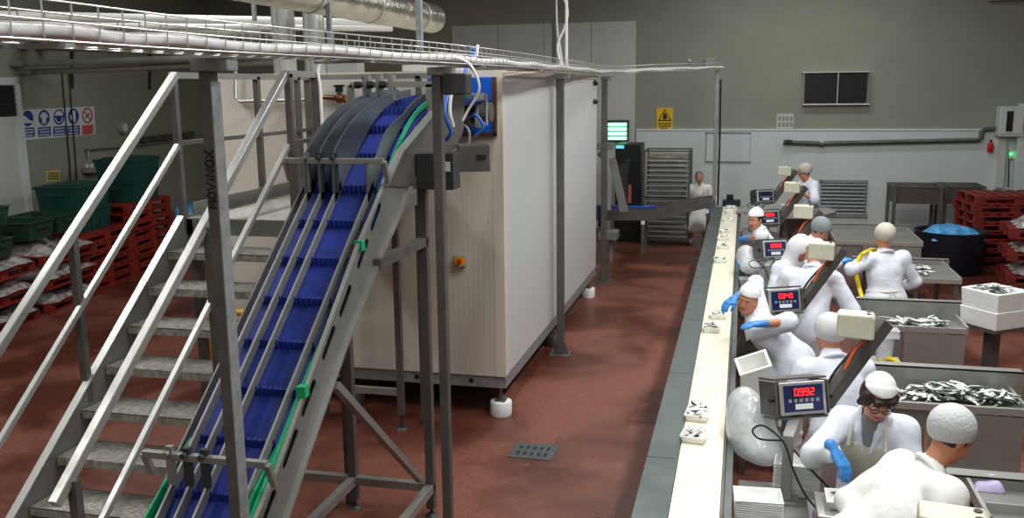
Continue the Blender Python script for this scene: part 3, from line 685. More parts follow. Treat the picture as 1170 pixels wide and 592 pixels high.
yr = thing('yellow_guard_rail', (pa.x - .15, 7.2, 0), 'bright yellow tube guard behind the stairs', 'guard rail')
MB().tube([pa, pb, ony(241, 400, 7.2), V((pb.x, 7.2, 0))], .035, 12).build('guard_tube', 'yellow', yr, smooth=True); MB().cyl((pa.x, 7.2, 0), pa, .035, 12).build('guard_leg', 'yellow', yr, smooth=True)
# ------------------------------------------------------------------ left wall: signs, fittings
def wpt(px, py, off=0.): return onw(px, py, off)
sgn = thing('safety_sign', tuple(onw(66, 157, .0)), 'white safety board with four blue and one red pictogram on the left wall', 'sign')
def wpoly(b, pts, d0, d1):
    P = [onw(x, y, d0) for x, y in pts]; return b.prism(P, WALL_N * (d1 - d0))
wpoly(MB(), ((25, 125.5), (107, 121.5), (108.5, 153.5), (27.5, 160.5)), .0, .012).build('sign_board', 'sign_white', sgn)
cols = [(31.5, 135.3), (50.2, 134.5), (67.3, 133.7), (83.8, 132.9), (99.8, 132.0)]
def disc(cx, cy, rx, ry, n=22): return [(cx + rx * math.cos(2 * math.pi * i / n), cy + ry * math.sin(2 * math.pi * i / n)) for i in range(n)]
for i, (cx, cy) in enumerate(cols):
    red = i == 4
    d = wpoly(MB(), disc(cx, cy, 6.4 - .12 * i, 9), .012, .016).build('pictogram', 'sign_red' if red else 'sign_blue', sgn)
    w = MB()
    if i == 0: wpoly(w, ((cx - 5.8, cy - 1), (cx - 3, cy - 3), (cx + 1, cy + 1), (cx + 5.5, cy + 3), (cx + 5.8, cy + 5.5), (cx - 5, cy + 5.5)), .016, .019)
    if i == 1:
        wpoly(w, ((cx - 2, cy - 6), (cx + 2, cy - 6), (cx + 4.8, cy - 1), (cx + 3.8, cy + .5), (cx + 2.2, cy - 1.5), (cx + 2.4, cy + 7), (cx + .4, cy + 7), (cx, cy + 1), (cx - .4, cy + 7), (cx - 2.4, cy + 7), (cx - 2.2, cy - 1.5), (cx - 3.8, cy + .5), (cx - 4.8, cy - 1)), .016, .019)
    if i == 2:
        wpoly(w, ((cx - 5, cy - 1.5), (cx - 3, cy - 6), (cx, cy - 7.4), (cx + 3, cy - 6), (cx + 5, cy - 1.5)), .016, .019)
        wpoly(w, [(cx + 4.4 * math.cos(a), cy + 7 * math.sin(a)) for a in np.linspace(.1, 3.04, 10)] + [(cx + 3.6 * math.cos(a), cy + 5.8 * math.sin(a)) for a in np.linspace(3.04, .1, 10)], .016, .019)
    if i == 3:
        wpoly(w, ((cx - 1.6, cy - 4), (cx, cy - 7), (cx + 2, cy - 6), (cx + 2.6, cy + 4), (cx - .6, cy + 4)), .016, .019); wpoly(w, ((cx - 4.4, cy - 1), (cx - 3.2, cy - 1.6), (cx - .8, cy + 3), (cx - 1.4, cy + 5), (cx - 2.6, cy + 4.4)), .016, .019); wpoly(w, ((cx - .6, cy + 4.6), (cx + 2.8, cy + 4.6), (cx + 2.8, cy + 6.4), (cx - .6, cy + 6.4)), .016, .019)
    if red:
        wpoly(w, disc(cx, cy, 4.6, 7.2), .016, .018)
    w.build('symbol', 'sign_white', d)
    if red:
        wpoly(MB(), ((cx - 4.4, cy - 4), (cx - 3.4, cy - 5), (cx + 4.2, cy + 4.2), (cx + 3.4, cy + 5.2)), .018, .02).build('bar', 'sign_red', d)
        wpoly(MB(), ((cx - 3, cy + 3), (cx + 2.4, cy - 3), (cx + 3.2, cy - 2), (cx - 2.2, cy + 4)), .02, .022).build('symbol', 'black', d)
    y0 = cy + 11.2; x0 = cx - 7.2 + .2 * i; x1 = cx + 7.6 - .2 * i; sl = -.08
    c = wpoly(MB(), ((x0, y0), (x1, y0 + sl * (x1 - x0)), (x1 + .5, y0 + 10.6 + sl * (x1 - x0)), (x0 + .5, y0 + 11)), .012, .015).build('caption_panel', 'check_red_grey' if red else 'sign_blue', sgn)
    tx = MB()
    for r_ in range(3):
        x = x0 + 1.4 + (r_ % 2)
        while x < x1 - 1.6:
            ww = random.uniform(1.0, 2.2); yy = y0 + 1.7 + r_ * 3.2 + sl * (x - x0)
            wpoly(tx, ((x, yy), (min(x + ww, x1 - 1), yy - .1), (min(x + ww, x1 - 1), yy + 1.5), (x, yy + 1.6)), .015, .0165); x += ww + .45
    tx.build('caption_text', 'sign_red' if red else 'sign_white', c)
def wall_box(name, m, px0, py0, px1, py1, d, label, cat, bev=.01):
    b = wpoly(MB(), ((px0, py0), (px1, py0 - .04 * (px1 - px0)), (px1, py1 - .04 * (px1 - px0)), (px0, py1)), .0, d)
    return tag(b.build(name, m, bev=bev), label, cat)
ys_ = wall_box('warning_label', 'notice_yellow', 53, 195, 68, 208, .012, 'small yellow notice low on the left wall above the green crates', 'sign', 0)
t = MB()
for r_ in range(3):
    x = 55.
    while x < 66: wpoly(t, ((x, 197.5 + r_ * 3), (x + 1.3, 197.4 + r_ * 3), (x + 1.3, 199 + r_ * 3), (x, 199.1 + r_ * 3)), .012, .014); x += 1.8
t.build('notice_text', 'black', ys_)
p = onw(137, 146); ax = (WALL_D, V((0, 0, 1)), WALL_N)
wl = tag(MB().lathe(p, [(.125, 0), (.125, .09), (.11, .11), (.03, .115)], 28, ax).build('wall_alarm', 'cable_grey', smooth=True), 'round grey wall dial to the right of the safety signs', 'dial')
MB().lathe(p + WALL_N * .112, [(.085, 0), (.085, .01)], 24, ax).build('dial_face', 'white_lag', wl)
eb_ = wall_box('socket_box', 'cable_grey', 94, 182, 109, 198, .14, 'grey electric socket box on the left wall above the stacked teal crates', 'socket box')
for k in range(2): MB().lathe(onw(98.5 + k * 5.5, 190, .14), [(.04, 0), (.04, .025)], 14, ax).build('socket_cover', 'white_lag', eb_)
tag(MB().tube(smoothline([onw(101, 182, .06), onw(101, 172, .06), onw(105, 170, .06), onw(165, 165, .06), onw(232, 156, .06), onw(238, 155, .06)], 5), .022, 8).build('conduit', 'wall_pipe', smooth=True), 'thin grey conduit running along the left wall from the socket box', 'conduit')
hr = thing('pipe_holder', tuple(onw(190, 157, .05)), 'dark pair of short pipes held on a wall rack behind the stair rail', 'pipe rack')
for o in (0, 3.5): MB().tube([onw(162, 158 + o, .12), onw(221, 151.5 + o, .12)], .03, 10).build('pipe', 'dull_steel', hr, smooth=True)
for px in (166, 192, 216): MB().bar(onw(px, 160 - .1 * (px - 166), .0), onw(px, 160 - .1 * (px - 166), .16), .05, .12).build('holder_bracket', 'dark_grey', hr)
# ------------------------------------------------------------------ pallets, crates and bagged goods on the left
WD, WN = WALL_D, WALL_N
ANG = math.atan2(WD.y, WD.x)
def pallet_mesh(L=1.2, W=1.0, h=.15):
    b = MB()
    for k in range(7): x = -L / 2 + .07 + k * (L - .14) / 6; b.box((x, 0, h - .012), (.11, W, .024))
    for k in (-1, 0, 1): b.box((0, k * (W / 2 - .05), h - .04), (L, .09, .03)); b.box((0, k * (W / 2 - .05), .0125), (L, .1, .025))
    for i in (-1, 0, 1):
        for k in (-1, 0, 1): b.box((i * (L / 2 - .07), k * (W / 2 - .05), .06), (.13, .1, .075))
    return b
def proto(b, name, m, **kw): return b.build(name, m, origin=(0, 0, 0), **kw)
pal_p = proto(pallet_mesh(), 'plastic_pallet', 'pallet_red'); used = set()
def put(pr, loc, rz, label, cat, group=None, m=None, sc=None):
    o = pr if pr.name not in used else copy_tree(pr)
    used.add(pr.name); o.location = loc; o.rotation_euler = (0, 0, rz)
    if sc: o.scale = sc
    return tag(o, label, cat, group)
# red stack: long side along the wall
c0 = onz(162, 313, 0); c0 = c0 - WN * .55 + WD * .6
ORD = ['bottom', 'second', 'third', 'fourth', 'fifth', 'sixth', 'seventh', 'eighth', 'ninth', 'tenth', 'eleventh', 'twelfth']
for k in range(8):
    j = V((random.uniform(-.02, .02), random.uniform(-.03, .03), 0))
    put(pal_p, c0 + j + V((0, 0, .152 * k)), ANG, 'red plastic pallet in the stack under the taller teal crates, %s from the floor' % ORD[k], 'pallet', 'red pallets by the left wall', sc=(1.3, 1.05, 1))
ztop_ = .152 * 8
def crate_mesh(L=.6, W=.4, h=.32, t=.02, lid=False):
    b = MB(); b.tray((0, 0, 0), L, W, h, t, .03, 0, .02)
    for s in (-1, 1):
        for k in range(4): b.box((-L / 2 + .1 + k * (L - .2) / 3, s * (W / 2 - .008), h * .5), (.02, .025, h * .75))
        b.box((s * (L / 2 - .005), 0, h * .62), (.03, W * .5, .03))
    if lid: b.box((0, 0, h + .012), (L + .05, W + .05, .025)); b.box((0, 0, h + .03), (L * .8, W * .8, .02))
    return b
def crate(nm, m, lid=False, L=.6, W=.4, h=.32):
    t = bpy.data.objects.new(nm, None); COL.objects.link(t); WORLD[t.name] = V((0, 0, 0))
    r = MB().tray((0, 0, 0), L, W, h, .02, .03, 0, .02)
    for s in (-1, 1):
        for k in range(4): r.box((-L / 2 + .1 + k * (L - .2) / 3, s * (W / 2 - .006), h * .5), (.02, .03, h * .7))
    for s in (-1, 1): MB().box((s * (L / 2 + .006), 0, h * .68), (.03, W * .5, .035)).build('crate_handle', m, t)
    r.build('crate_body', m, t)
    if lid: MB().box((0, 0, h + .012), (L + .05, W + .05, .024)).box((0, 0, h + .034), (L * .8, W * .8, .02)).build('crate_lid', m, t, bev=.008)
    return t
ct_teal = crate('lidded_crate', 'crate_green', True, .95, .7, .36); ct_dark = crate('stacking_crate', 'crate_dark_green', False, .8, .6, .42)
ct_open = crate('stacking_crate', 'crate_green', False, .95, .7, .36)
def on_top(px, py, z): p = onz(px, py, z); return p
b1 = c0 - WD * .02 + WN * .12 + V((0, 0, ztop_)); a1 = c0 - WD * .6 + V((0, 0, ztop_))
put(ct_open, b1, ANG, 'teal plastic crate at the bottom of the taller stack on the red pallets', 'crate', 'teal crates')
put(ct_teal, b1 + V((.02, .03, .365)), ANG, 'teal plastic crate with a lid on top of the taller stack on the red pallets', 'crate', 'teal crates')
a1 = c0 - WD * 1.52
for k in range(6):
    put(pal_p, a1 + V((0, 0, .152 * k)), ANG, 'red plastic pallet under the shorter teal crate stack, %s from the floor' % ORD[k], 'pallet', 'red pallets behind the green crates')
a1.z = .152 * 6
put(ct_open, a1, ANG, 'teal plastic crate under a lidded one, left of the taller teal stack', 'crate', 'teal crates')
put(ct_teal, a1 + V((.02, -.02, .365)), ANG, 'teal lidded crate on the shorter stack, below the wall socket box', 'crate', 'teal crates')
# pallets with bagged goods nearer the camera
def lump(L, W, h, seed, nx=22, ny=16):
    rnd = random.Random(seed); bl = [(rnd.uniform(-.4, .4) * L, rnd.uniform(-.4, .4) * W, rnd.uniform(.1, .22), rnd.uniform(.5, 1)) for _ in range(16)]
    b = MB(); vs = []; fs = []
    for j in range(ny + 1):
        for i in range(nx + 1):
            u = i / nx * 2 - 1; v = j / ny * 2 - 1; x, y = u * L / 2, v * W / 2
            e = max(0, (1 - abs(u) ** 6) * (1 - abs(v) ** 6))
            z = sum(a * math.exp(-((x - cx) ** 2 + (y - cy) ** 2) / (2 * r * r * .4)) for cx, cy, r, a in bl)
            z = h * e * (.45 + .55 * min(1.2, z)) + .012 * math.sin(31 * x + 9 * y) * e + .01 * math.sin(43 * y - 17 * x) * e
            vs.append(V((x * (1 + .04 * math.sin(9 * v + seed)), y * (1 + .04 * math.sin(7 * u + seed)), max(0, z))))
    for j in range(ny):
        for i in range(nx): a = j * (nx + 1) + i; fs.append((a, a + 1, a + nx + 2, a + nx + 1))
    n = len(vs); vs += [V((p.x, p.y, 0)) for p in vs]; 
    fs += [tuple(reversed([q + n for q in f])) for f in fs]
    ring = [i for i in range(nx + 1)] + [j * (nx + 1) + nx for j in range(1, ny + 1)] + [ny * (nx + 1) + i for i in range(nx - 1, -1, -1)] + [j * (nx + 1) for j in range(ny - 1, 0, -1)]
    for k in range(len(ring)): p, q = ring[k], ring[(k + 1) % len(ring)]; fs.append((p, p + n, q + n, q))
    return b.add(vs, fs)
bag_p = [proto(lump(1.3, 1.05, .15, s), 'wrapped_goods', 'wrapped', smooth=True) for s in (1, 2)]
base = onz(88, 347, 0) - WN * .5
base2 = onz(12, 378, 0) - WN * .5
where = ('beside the red pallet stack', 'at the left frame edge')
for si, (bs, nl) in enumerate(((base, 3), (base2, 3))):
    for k in range(nl):
        z = k * .34
        put(pal_p, bs + V((0, 0, z)), ANG, 'red pallet under wrapped goods, %s layer, %s' % (ORD[k], where[si]), 'pallet', 'pallets of bagged goods', sc=(1.15, 1.0, 1))
        if k < nl: put(bag_p[(si + k) % 2], bs + V((0, 0, z + .152)), ANG + (math.pi if k % 2 else 0), 'film wrapped goods on a red pallet, %s layer, %s' % (ORD[k], where[si]), 'wrapped goods', 'wrapped goods on the left')
zc_ = .34 * 3 + .02
for i, (px, py, lab) in enumerate(((57, 276, 'open dark green crate on the wrapped goods, left of its twin'), (98, 270, 'open dark green crate on the wrapped goods next to the red pallet stack'))):
    p = onz(px, py, zc_); p = base + WD * (i - .5) * .72 - WN * .1; p.z = zc_
    put(ct_dark, p, ANG + math.pi / 2, lab, 'crate', 'dark green crates', sc=(1, 1, .62))
p = base2 + WD * .1; p.z = zc_ - .1
put(ct_dark, p, ANG + math.pi / 2, 'dark green crate under another one at the left frame edge', 'crate', 'dark green crates')
put(ct_dark, p + V((0, 0, .425)), ANG + math.pi / 2 + .06, 'dark green crate on top of another at the left frame edge', 'crate', 'dark green crates')
p = onz(206, 262, .0); bgp = proto(lump(.5, .45, .3, 5, 14, 12), 'blue_bag', 'bag_blue', smooth=True)
put(bgp, onz(202, 288, 0) + V((0, .4, 0)), .3, 'crumpled blue plastic bag on the floor past the red pallets', 'bag')
bgp.scale = (1.2, 1.2, 2.6)
# ------------------------------------------------------------------ back wall
def bw(px, py, d=0.): return ony(px, py, YB - d)
def bbox(b, px0, py0, px1, py1, d0, d1):
    p, q = bw(px0, py1, d0), bw(px1, py0, d0); return b.bb((p.x, YB - d1, p.z), (q.x, YB - d0, q.z))
vn = thing('wall_ventilator', tuple(bw(955, 119)), 'dark louvred ventilator in a pale frame high on the back wall', 'ventilator')
f = bbox(MB(), 916.5, 82, 918.5, 120, 0, .14); bbox(f, 991, 82, 993, 120, 0, .14); bbox(f, 916.5, 81.5, 993, 83.5, 0, .14); bbox(f, 916.5, 118, 993, 120, 0, .14); bbox(f, 956, 83, 957, 119, 0, .13)
f.build('ventilator_frame', 'sign_white', vn); bbox(MB(), 919, 84, 990, 118, 0, .04).build('back_plate', 'black', vn)
f = MB()
for k in range(24): x = bw(920 + k * 3, 100).x; f.bb((x, YB - .1, bw(950, 117).z), (x + .012, YB - .06, bw(950, 86).z))
f.build('fin', 'rubber', vn)
lv = thing('louvre_grille', tuple(bw(964, 246)), 'grey louvred grille low in the white wall behind the standing woman', 'grille')
f = bbox(MB(), 936, 206, 939, 247, .03, .08); bbox(f, 988, 206, 991, 247, .03, .08); bbox(f, 936, 206, 991, 208.5, .03, .08); bbox(f, 936, 244.5, 991, 247, .03, .08)
f.build('grille_frame', 'galvanised', lv); bbox(MB(), 938, 208, 989, 246, .03, .04).build('back_plate', 'black', lv)
f = MB(); z0, z1 = bw(960, 245).z, bw(960, 208).z; xa, xb = bw(938, 220).x, bw(989, 220).x
for k in range(9):
    z = z0 + (k + .5) * (z1 - z0) / 9; f.prism([(xa, YB - .04, z + .035), (xa, YB - .09, z - .02), (xa, YB - .086, z - .024), (xa, YB - .036, z + .031)], (xb - xa, 0, 0))
f.build('louvre_blade', 'galvanised', lv)
sv_ = thing('vent_panel', tuple(bw(896, 147)), 'small pale slotted vent panel on the back wall just above the white cladding', 'vent')
bbox(MB(), 887, 130, 907, 147, 0, .02).build('vent_plate', 'pale_panel', sv_)
f = MB()
for r_ in range(2):
    for k in range(4): bbox(f, 889 + k * 4.4, 133 + r_ * 7, 892.4 + k * 4.4, 138 + r_ * 7, .02, .024)
f.build('slot', 'wall_paint', sv_)
ys2_ = thing('warning_sign', tuple(bw(759, 149)), 'yellow warning sign with a black triangle on the back wall above the tray rack', 'sign')
bbox(MB(), 750, 123, 769, 149.5, 0, .015).build('sign_board', 'sign_yellow', ys2_)
tri = lambda cx, cy, r: [(cx, cy - r), (cx + r * .95, cy + r * .75), (cx - r * .95, cy + r * .75)]
def bpoly(b, pts, d0, d1): return b.prism([bw(x, y, d0) for x, y in pts], (0, -(d1 - d0), 0))
tr = bpoly(MB(), tri(759.5, 132.2, 8), .015, .02).build('triangle', 'black', ys2_)
bpoly(MB(), tri(759.5, 132.4, 6), .02, .022).build('triangle_field', 'sign_yellow', tr)
f = bpoly(MB(), ((757, 136), (758, 131), (761, 130), (762.5, 134), (761, 136.6)), .022, .024); bpoly(f, ((757.5, 130), (760, 128.5), (760.6, 130), (758.4, 131.4)), .022, .024); f.build('symbol', 'black', tr)
f = MB()
for r_, (a, b_) in enumerate(((752, 767), (753, 766), (755, 764))):
    x = a
    while x < b_ - .5: bpoly(f, ((x, 140.6 + r_ * 2.8), (x + 1.3, 140.6 + r_ * 2.8), (x + 1.3, 142.3 + r_ * 2.8), (x, 142.3 + r_ * 2.8)), .015, .018); x += 1.75
f.build('sign_text', 'black', ys2_)
wb2 = thing('notice_board', tuple(bw(822, 184)), 'large empty white board with a thin grey frame on the back wall', 'board')
bbox(MB(), 807, 152, 857, 184, .03, .045).build('board_panel', 'white_cladding', wb2)
f = bbox(MB(), 806, 151, 858, 152.3, .03, .06); bbox(f, 806, 184, 858, 185.3, .03, .06); bbox(f, 806, 151, 807.3, 185, .03, .06); bbox(f, 856.8, 151, 858, 185, .03, .06); f.build('board_frame', 'cable_grey', wb2)
gp = thing('wall_pipe_run', tuple(bw(1010, 165)), 'dark grey pipe running along the white back wall to the switch cabinet', 'pipe')
MB().tube([bw(895, 162.5, .1), bw(936, 164, .1), bw(939, 166, .1), bw(942, 163.8, .1), bw(1118, 160, .1), bw(1121, 157, .1), bw(1121, 151, .1), bw(1125, 147.5, .1), bw(1140, 147, .1)], .045, 10).build('pipe_run', 'dull_steel', gp, smooth=True)
bbox(MB(), 897, 159.5, 905, 163, .08, .2).build('pipe_clip', 'dark_grey', gp)
cb2 = thing('switch_cabinet', tuple(bw(1152, 215)), 'white switch cabinet with a dark window on the right of the back wall', 'cabinet')
bbox(MB(), 1136, 121, 1166, 153, .03, .35).build('cabinet_body', 'white_cladding', cb2, bev=.01)
bbox(MB(), 1149, 127, 1158, 150, .35, .37).build('cabinet_window', 'black', cb2); bbox(MB(), 1136, 152, 1166, 155, .03, .35).build('cabinet_base', 'pale_panel', cb2)
bbox(MB(), 1136, 155, 1149, 214, .03, .16).build('cable_duct', 'pale_panel', cb2)
dp = thing('tall_panel', tuple(bw(1166, 214)), 'tall white panel at the right frame edge beside the switch cabinet', 'panel')
MB().bb((bw(1162, 118).x, YB - .3, 0), (bw(1230, 118).x, YB - .03, bw(1166, 118).z)).build('panel_body', 'white_cladding', dp, bev=.01)
gl = thing('pilot_light', tuple(bw(1155, 178)), 'green glowing pilot light under the switch cabinet', 'pilot light')
bbox(MB(), 1151.5, 172, 1158.5, 181, .03, .12).build('light_housing', 'pale_panel', gl); MB().cyl(bw(1155, 176, .12), bw(1155, 176, .15), .03, 14).build('light_lens', 'green_led', gl)
MB().tube([bw(1153, 181, .06), bw(1152, 214, .06)], .012, 6).build('cable', 'dark_grey', gl)
fe = thing('fire_extinguisher', tuple(bw(1131, 175)), 'small red fire extinguisher on the back wall under the bent grey pipe', 'fire extinguisher')
p = bw(1131, 174, .09); MB().bb((p.x - .02, YB - .1, p.z + .05), (p.x + .02, YB - .02, p.z + .1)).build('wall_bracket', 'dark_grey', fe); MB().lathe(p, [(.04, 0), (.055, .02), (.055, .15), (.03, .2), (.015, .22)], 16).build('cylinder', 'red', fe, smooth=True); MB().lathe(p, [(.02, .21), (.03, .23), (.02, .25)], 10).build('valve', 'black', fe)
fl = thing('insect_lamp', tuple(bw(706, 159)), 'glowing green tube lamp box on the back wall by the cabin corner', 'lamp')
bbox(MB(), 693, 137, 719, 160, .04, .2).build('lamp_housing', 'dark_grey', fl)
for k in range(4): y = 140.5 + k * 5.2; bbox(MB(), 695, y, 716, y + 3.6, .2, .24).build('tube', 'green_tube', fl)
sb = tag(MB().cyl(bw(788, 69, 0), bw(788, 69, .08), .035, 12).build('wall_sensor', 'pale_panel', smooth=True), 'small round sensor high on the back wall over the slim far post', 'sensor')
tag(bbox(MB(), 805, 66, 818, 76, 0, .06).build('wall_plate', 'wall_pipe', bev=.01), 'square blank plate high on the back wall beside the far post', 'plate')
tag(bbox(MB(), 1124, -4, 1185, 1.5, 0, .2).build('wall_batten', 'white_lag', bev=.02), 'white batten at the top right corner of the back wall', 'batten')
# ------------------------------------------------------------------ far end: rack, machine, trolleys, pallets, tub
def rack(x0, x1, y0, y1, z, label):
    t = thing('tray_rack', ((x0 + x1) / 2, (y0 + y1) / 2, 0), label, 'rack')
    for x in (x0, x1):
        for y in (y0, y1): MB().bb((x - .02, y - .02, .06), (x + .02, y + .02, z)).build('upright', 'dull_steel', t)
    for zz in (z, .12, z * .5):
        f = MB()
        for y in (y0, y1): f.bb((x0, y - .015, zz - .03), (x1, y + .015, zz))
        for x in (x0, x1): f.bb((x - .015, y0, zz - .03), (x + .015, y1, zz))
        f.build('rack_frame', 'dull_steel', t)
    for x in (x0, x1):
        for y in (y0, y1): MB().cyl((x - .015, y, .04), (x + .015, y, .04), .04, 12).build('castor', 'rubber', t)
    for k in range(16):
        zz = .16 + k * (z - .26) / 16
        s = MB().tray(((x0 + x1) / 2, (y0 + y1) / 2, zz), x1 - x0 - .06, y1 - y0 - .02, .028, .004, .0, 0, .005).build('tray', 'bright_steel', t)
    f = MB(); f.bb((x0 + .04, y0 - .005, z - .15), (x1 - .04, y1, z - .1)); f.build('foil_cover', 'foil', t)
    return t
pl_, pr_ = onz(735, 281, 0), onz(786, 279, 0)
YR = (pl_.y + pr_.y) / 2; zr_ = ony(760, 172, YR).z
rack(pl_.x - .02, pr_.x, YR, YR + .75, zr_, 'tall steel rack of many shallow trays against the white back wall')
bm_ = thing('black_machine', tuple(onz(716, 283, 0)), 'tall black machine cabinet between the freezer cabin and the tray rack', 'machine')
p = ony(702, 280, 18.6); q = ony(732, 165, 18.6)
MB().bb((p.x, 18.6, 0), (q.x, 19.4, q.z)).build('cabinet_body', 'black', bm_, bev=.02)
bp_ = MB().prism([ony(703, 190, 18.4), ony(718, 186, 18.4), ony(716, 240, 18.4), ony(708, 240, 18.4)], (0, .2, 0)).build('side_flap', 'dark_grey', bm_)
bbox2 = lambda b, px0, py0, px1, py1, Y, d: b.bb((ony(px0, py1, Y).x, Y - d, ony(px0, py1, Y).z), (ony(px1, py0, Y).x, Y, ony(px1, py0, Y).z))
bbox2(MB(), 704, 166, 713, 169.5, 18.6, .03).build('display', 'cyan_screen', bm_)
bbox2(MB(), 716.5, 211, 721.5, 232, 18.6, .02).build('label_strip', 'check_red_grey', bm_)
bbox2(MB(), 715, 181, 720, 193, 18.6, .02).build('side_display', 'crate_dark_green', bm_)
sf = thing('machine_stand', tuple(onz(702, 285, 0)), 'pale slanted machine frame behind the far cabin corner post', 'machine')
YS = 16.6
MB().prism([ony(696, 182, YS), ony(703, 180, YS), ony(718, 242, YS), ony(708, 242, YS)], (0, .05, 0)).build('slanted_arm', 'steel', sf)
bbox2(MB(), 684, 163, 702, 170, YS, .3).build('top_beam', 'steel', sf)
MB().tube(smoothline([ony(684, 175, YS), ony(692, 182, YS), ony(696, 205, YS), ony(695, 240, YS)], 5), .05, 8).build('hose', 'cable_grey', sf, smooth=True)
bbox2(MB(), 688, 262, 708, 270, YS, .4).bb((ony(700, 262, YS).x - .03, YS - .2, 0), (ony(700, 262, YS).x + .03, YS - .14, ony(700, 262, YS).z)).build('low_shelf', 'steel', sf)
bbox2(MB(), 685, 234, 690, 258, YS, .2).build('valve_block', 'tub_navy', sf)
for (x0, x1, Y, lab) in ((1021, 1078, 18.7, 'empty grey steel tank trolley by the back wall, the left one'), (1079, 1100, 19.0, 'empty grey steel tank trolley by the back wall, partly behind the red pallets')):
    a_, b_ = ony(x0, 213, Y), ony(x1, 213, Y); w = b_.x - a_.x + (.4 if x0 > 1050 else 0); zt_ = a_.z; cx = a_.x + w / 2
    t = thing('tank_trolley', (cx, Y + .4, 0), lab, 'trolley')
    MB().tray((cx, Y + .4, zt_ - .33), w, .8, .33, .02, .03, 0, .02).build('tank', 'dull_steel', t)
    f = MB()
    for sx in (-1, 1):
        for sy in (0, .8): f.bb((cx + sx * (w / 2 - .03) - .03, Y + sy - .03, .1), (cx + sx * (w / 2 - .03) + .03, Y + sy + .03, zt_))
    for sy in (0, .8): f.bb((cx - w / 2, Y + sy - .02, .16), (cx + w / 2, Y + sy + .02, .2))
    for sx in (-1, 1): f.bb((cx + sx * (w / 2 - .03) - .02, Y, .16), (cx + sx * (w / 2 - .03) + .02, Y + .8, .2))
    f.build('frame', 'dull_steel', t); MB().bb((cx - w / 2, Y, .1), (cx + w / 2, Y + .8, .14)).build('bottom_shelf', 'dull_steel', t)
    for sx in (-1, 1):
        for sy in (.05, .75): MB().cyl((cx + sx * (w / 2 - .05) - .02, Y + sy, .05), (cx + sx * (w / 2 - .05) + .02, Y + sy, .05), .05, 12).build('castor', 'rubber', t)
pal_r = proto(pallet_mesh(), 'plastic_pallet', 'pallet_dark_red')
for si, (px, py, n, lab) in enumerate(((1131, 305, 8, 'dark red pallet in the tall stack behind the navy tub'), (1222, 300, 7, 'dark red pallet in the right frame edge stack'))):
    c = onz(px, py, 0) + V((.3, .5, 0))
    for k in range(n): put(pal_r, c + V((random.uniform(-.03, .03), random.uniform(-.03, .03), .152 * k)), .12, lab + ', %s from the floor' % ORD[k], 'pallet', 'dark red pallets', sc=(1.15, 1, 1))
c = onz(1166, 322, 0) + V((.45, .2, 0))
for k in range(3):
    put(pal_r, c + V((0, 0, .36 * k)), -.1, 'dark red pallet under white bagged goods at the right edge, %s layer' % ORD[k], 'pallet', 'pallets of bagged goods on the right')
    put(bag_p[k % 2], c + V((0, 0, .36 * k + .152)), -.1, 'white film wrapped goods on dark red pallets at the right edge, %s layer' % ORD[k], 'wrapped goods', 'wrapped goods on the right', sc=(.85, .85, 1))
p = onz(1090, 317, 0); r0 = .5
tb = thing('round_tub', tuple(p + V((0, r0, 0))), 'big round navy tub with blue plastic bags inside, in front of the red pallets', 'tub')
MB().lathe(p + V((0, r0, 0)), [(.44, 0), (.5, .05), (.55, .66), (.57, .7), (.53, .7), (.5, .6), (.45, .5)], 32).build('tub_body', 'tub_navy', tb, smooth=True)
o = put(proto(lump(.85, .8, .3, 9, 20, 18), 'blue_bags', 'bag_blue', smooth=True), p + V((0, r0, .58)), .2, 'crumpled blue plastic bags filling the round navy tub', 'bag', sc=(1, 1, .62))
# S-shaped transfer conveyor
YS2 = 17.3
tc_ = thing('transfer_conveyor', tuple(onz(735, 286, 0)), 'steel transfer conveyor rising from the freezer cabin to the far end of the white belt', 'conveyor')
tp = [ony(a, b, YS2) for a, b in ((672, 238), (738, 240), (748, 239), (798, 228), (812, 226.5), (817, 229))]; bt = [ony(a, b, YS2) for a, b in ((672, 252), (738, 252), (748, 252), (798, 240), (812, 237), (817, 238))]
MB().ribbon(tp, bt, (0, .02, 0)).build('side_plate', 'dull_steel', tc_); MB().ribbon([p + V((0, .45, 0)) for p in tp], [p + V((0, .45, 0)) for p in bt], (0, .02, 0)).build('side_plate', 'dull_steel', tc_)
MB().ribbon([p + V((0, .02, -.05)) for p in tp], [p + V((0, .45, -.05)) for p in tp], (0, 0, -.03)).build('belt', 'belt_blue', tc_)
MB().tube([p + V((0, .3, .015)) for p in tp[:3]], .02, 6).build('guide_strip', 'blue_plastic', tc_)
for px, y0 in ((735, 252), (700, 252), (809, 238)):
    q = ony(px, y0, YS2)
    for dy in (0, .45): MB().bb((q.x - .03, YS2 + dy - .03, 0), (q.x + .03, YS2 + dy + .03, q.z)).build('leg', 'dull_steel', tc_)
for px, py in ((735, 254), (808, 241)):
    q = ony(px, py, YS2); MB().bb((q.x - .035, YS2 - .05, q.z - .04), (q.x + .035, YS2 - .03, q.z + .03)).build('reflector', 'label_white', tc_)
# floor drain
p = onz(610, 516, 0)
dg = thing('floor_drain', (p.x, p.y, 0), 'grey slotted steel drain cover set in the red floor', 'drain')
MB().bb((p.x - .19, p.y - .17, .0), (p.x + .19, p.y + .17, .006)).build('drain_plate', 'drain_grate', dg)
f = MB()
for j in (-1, 1):
    for k in range(5): f.prism([(p.x - .125 + k * .06 + .017 * math.cos(a), p.y + j * .065 + .045 * math.sin(a), .006) for a in np.linspace(0, 2 * math.pi, 12, endpoint=False)], (0, 0, .001))
f.build('slot', 'black', dg)
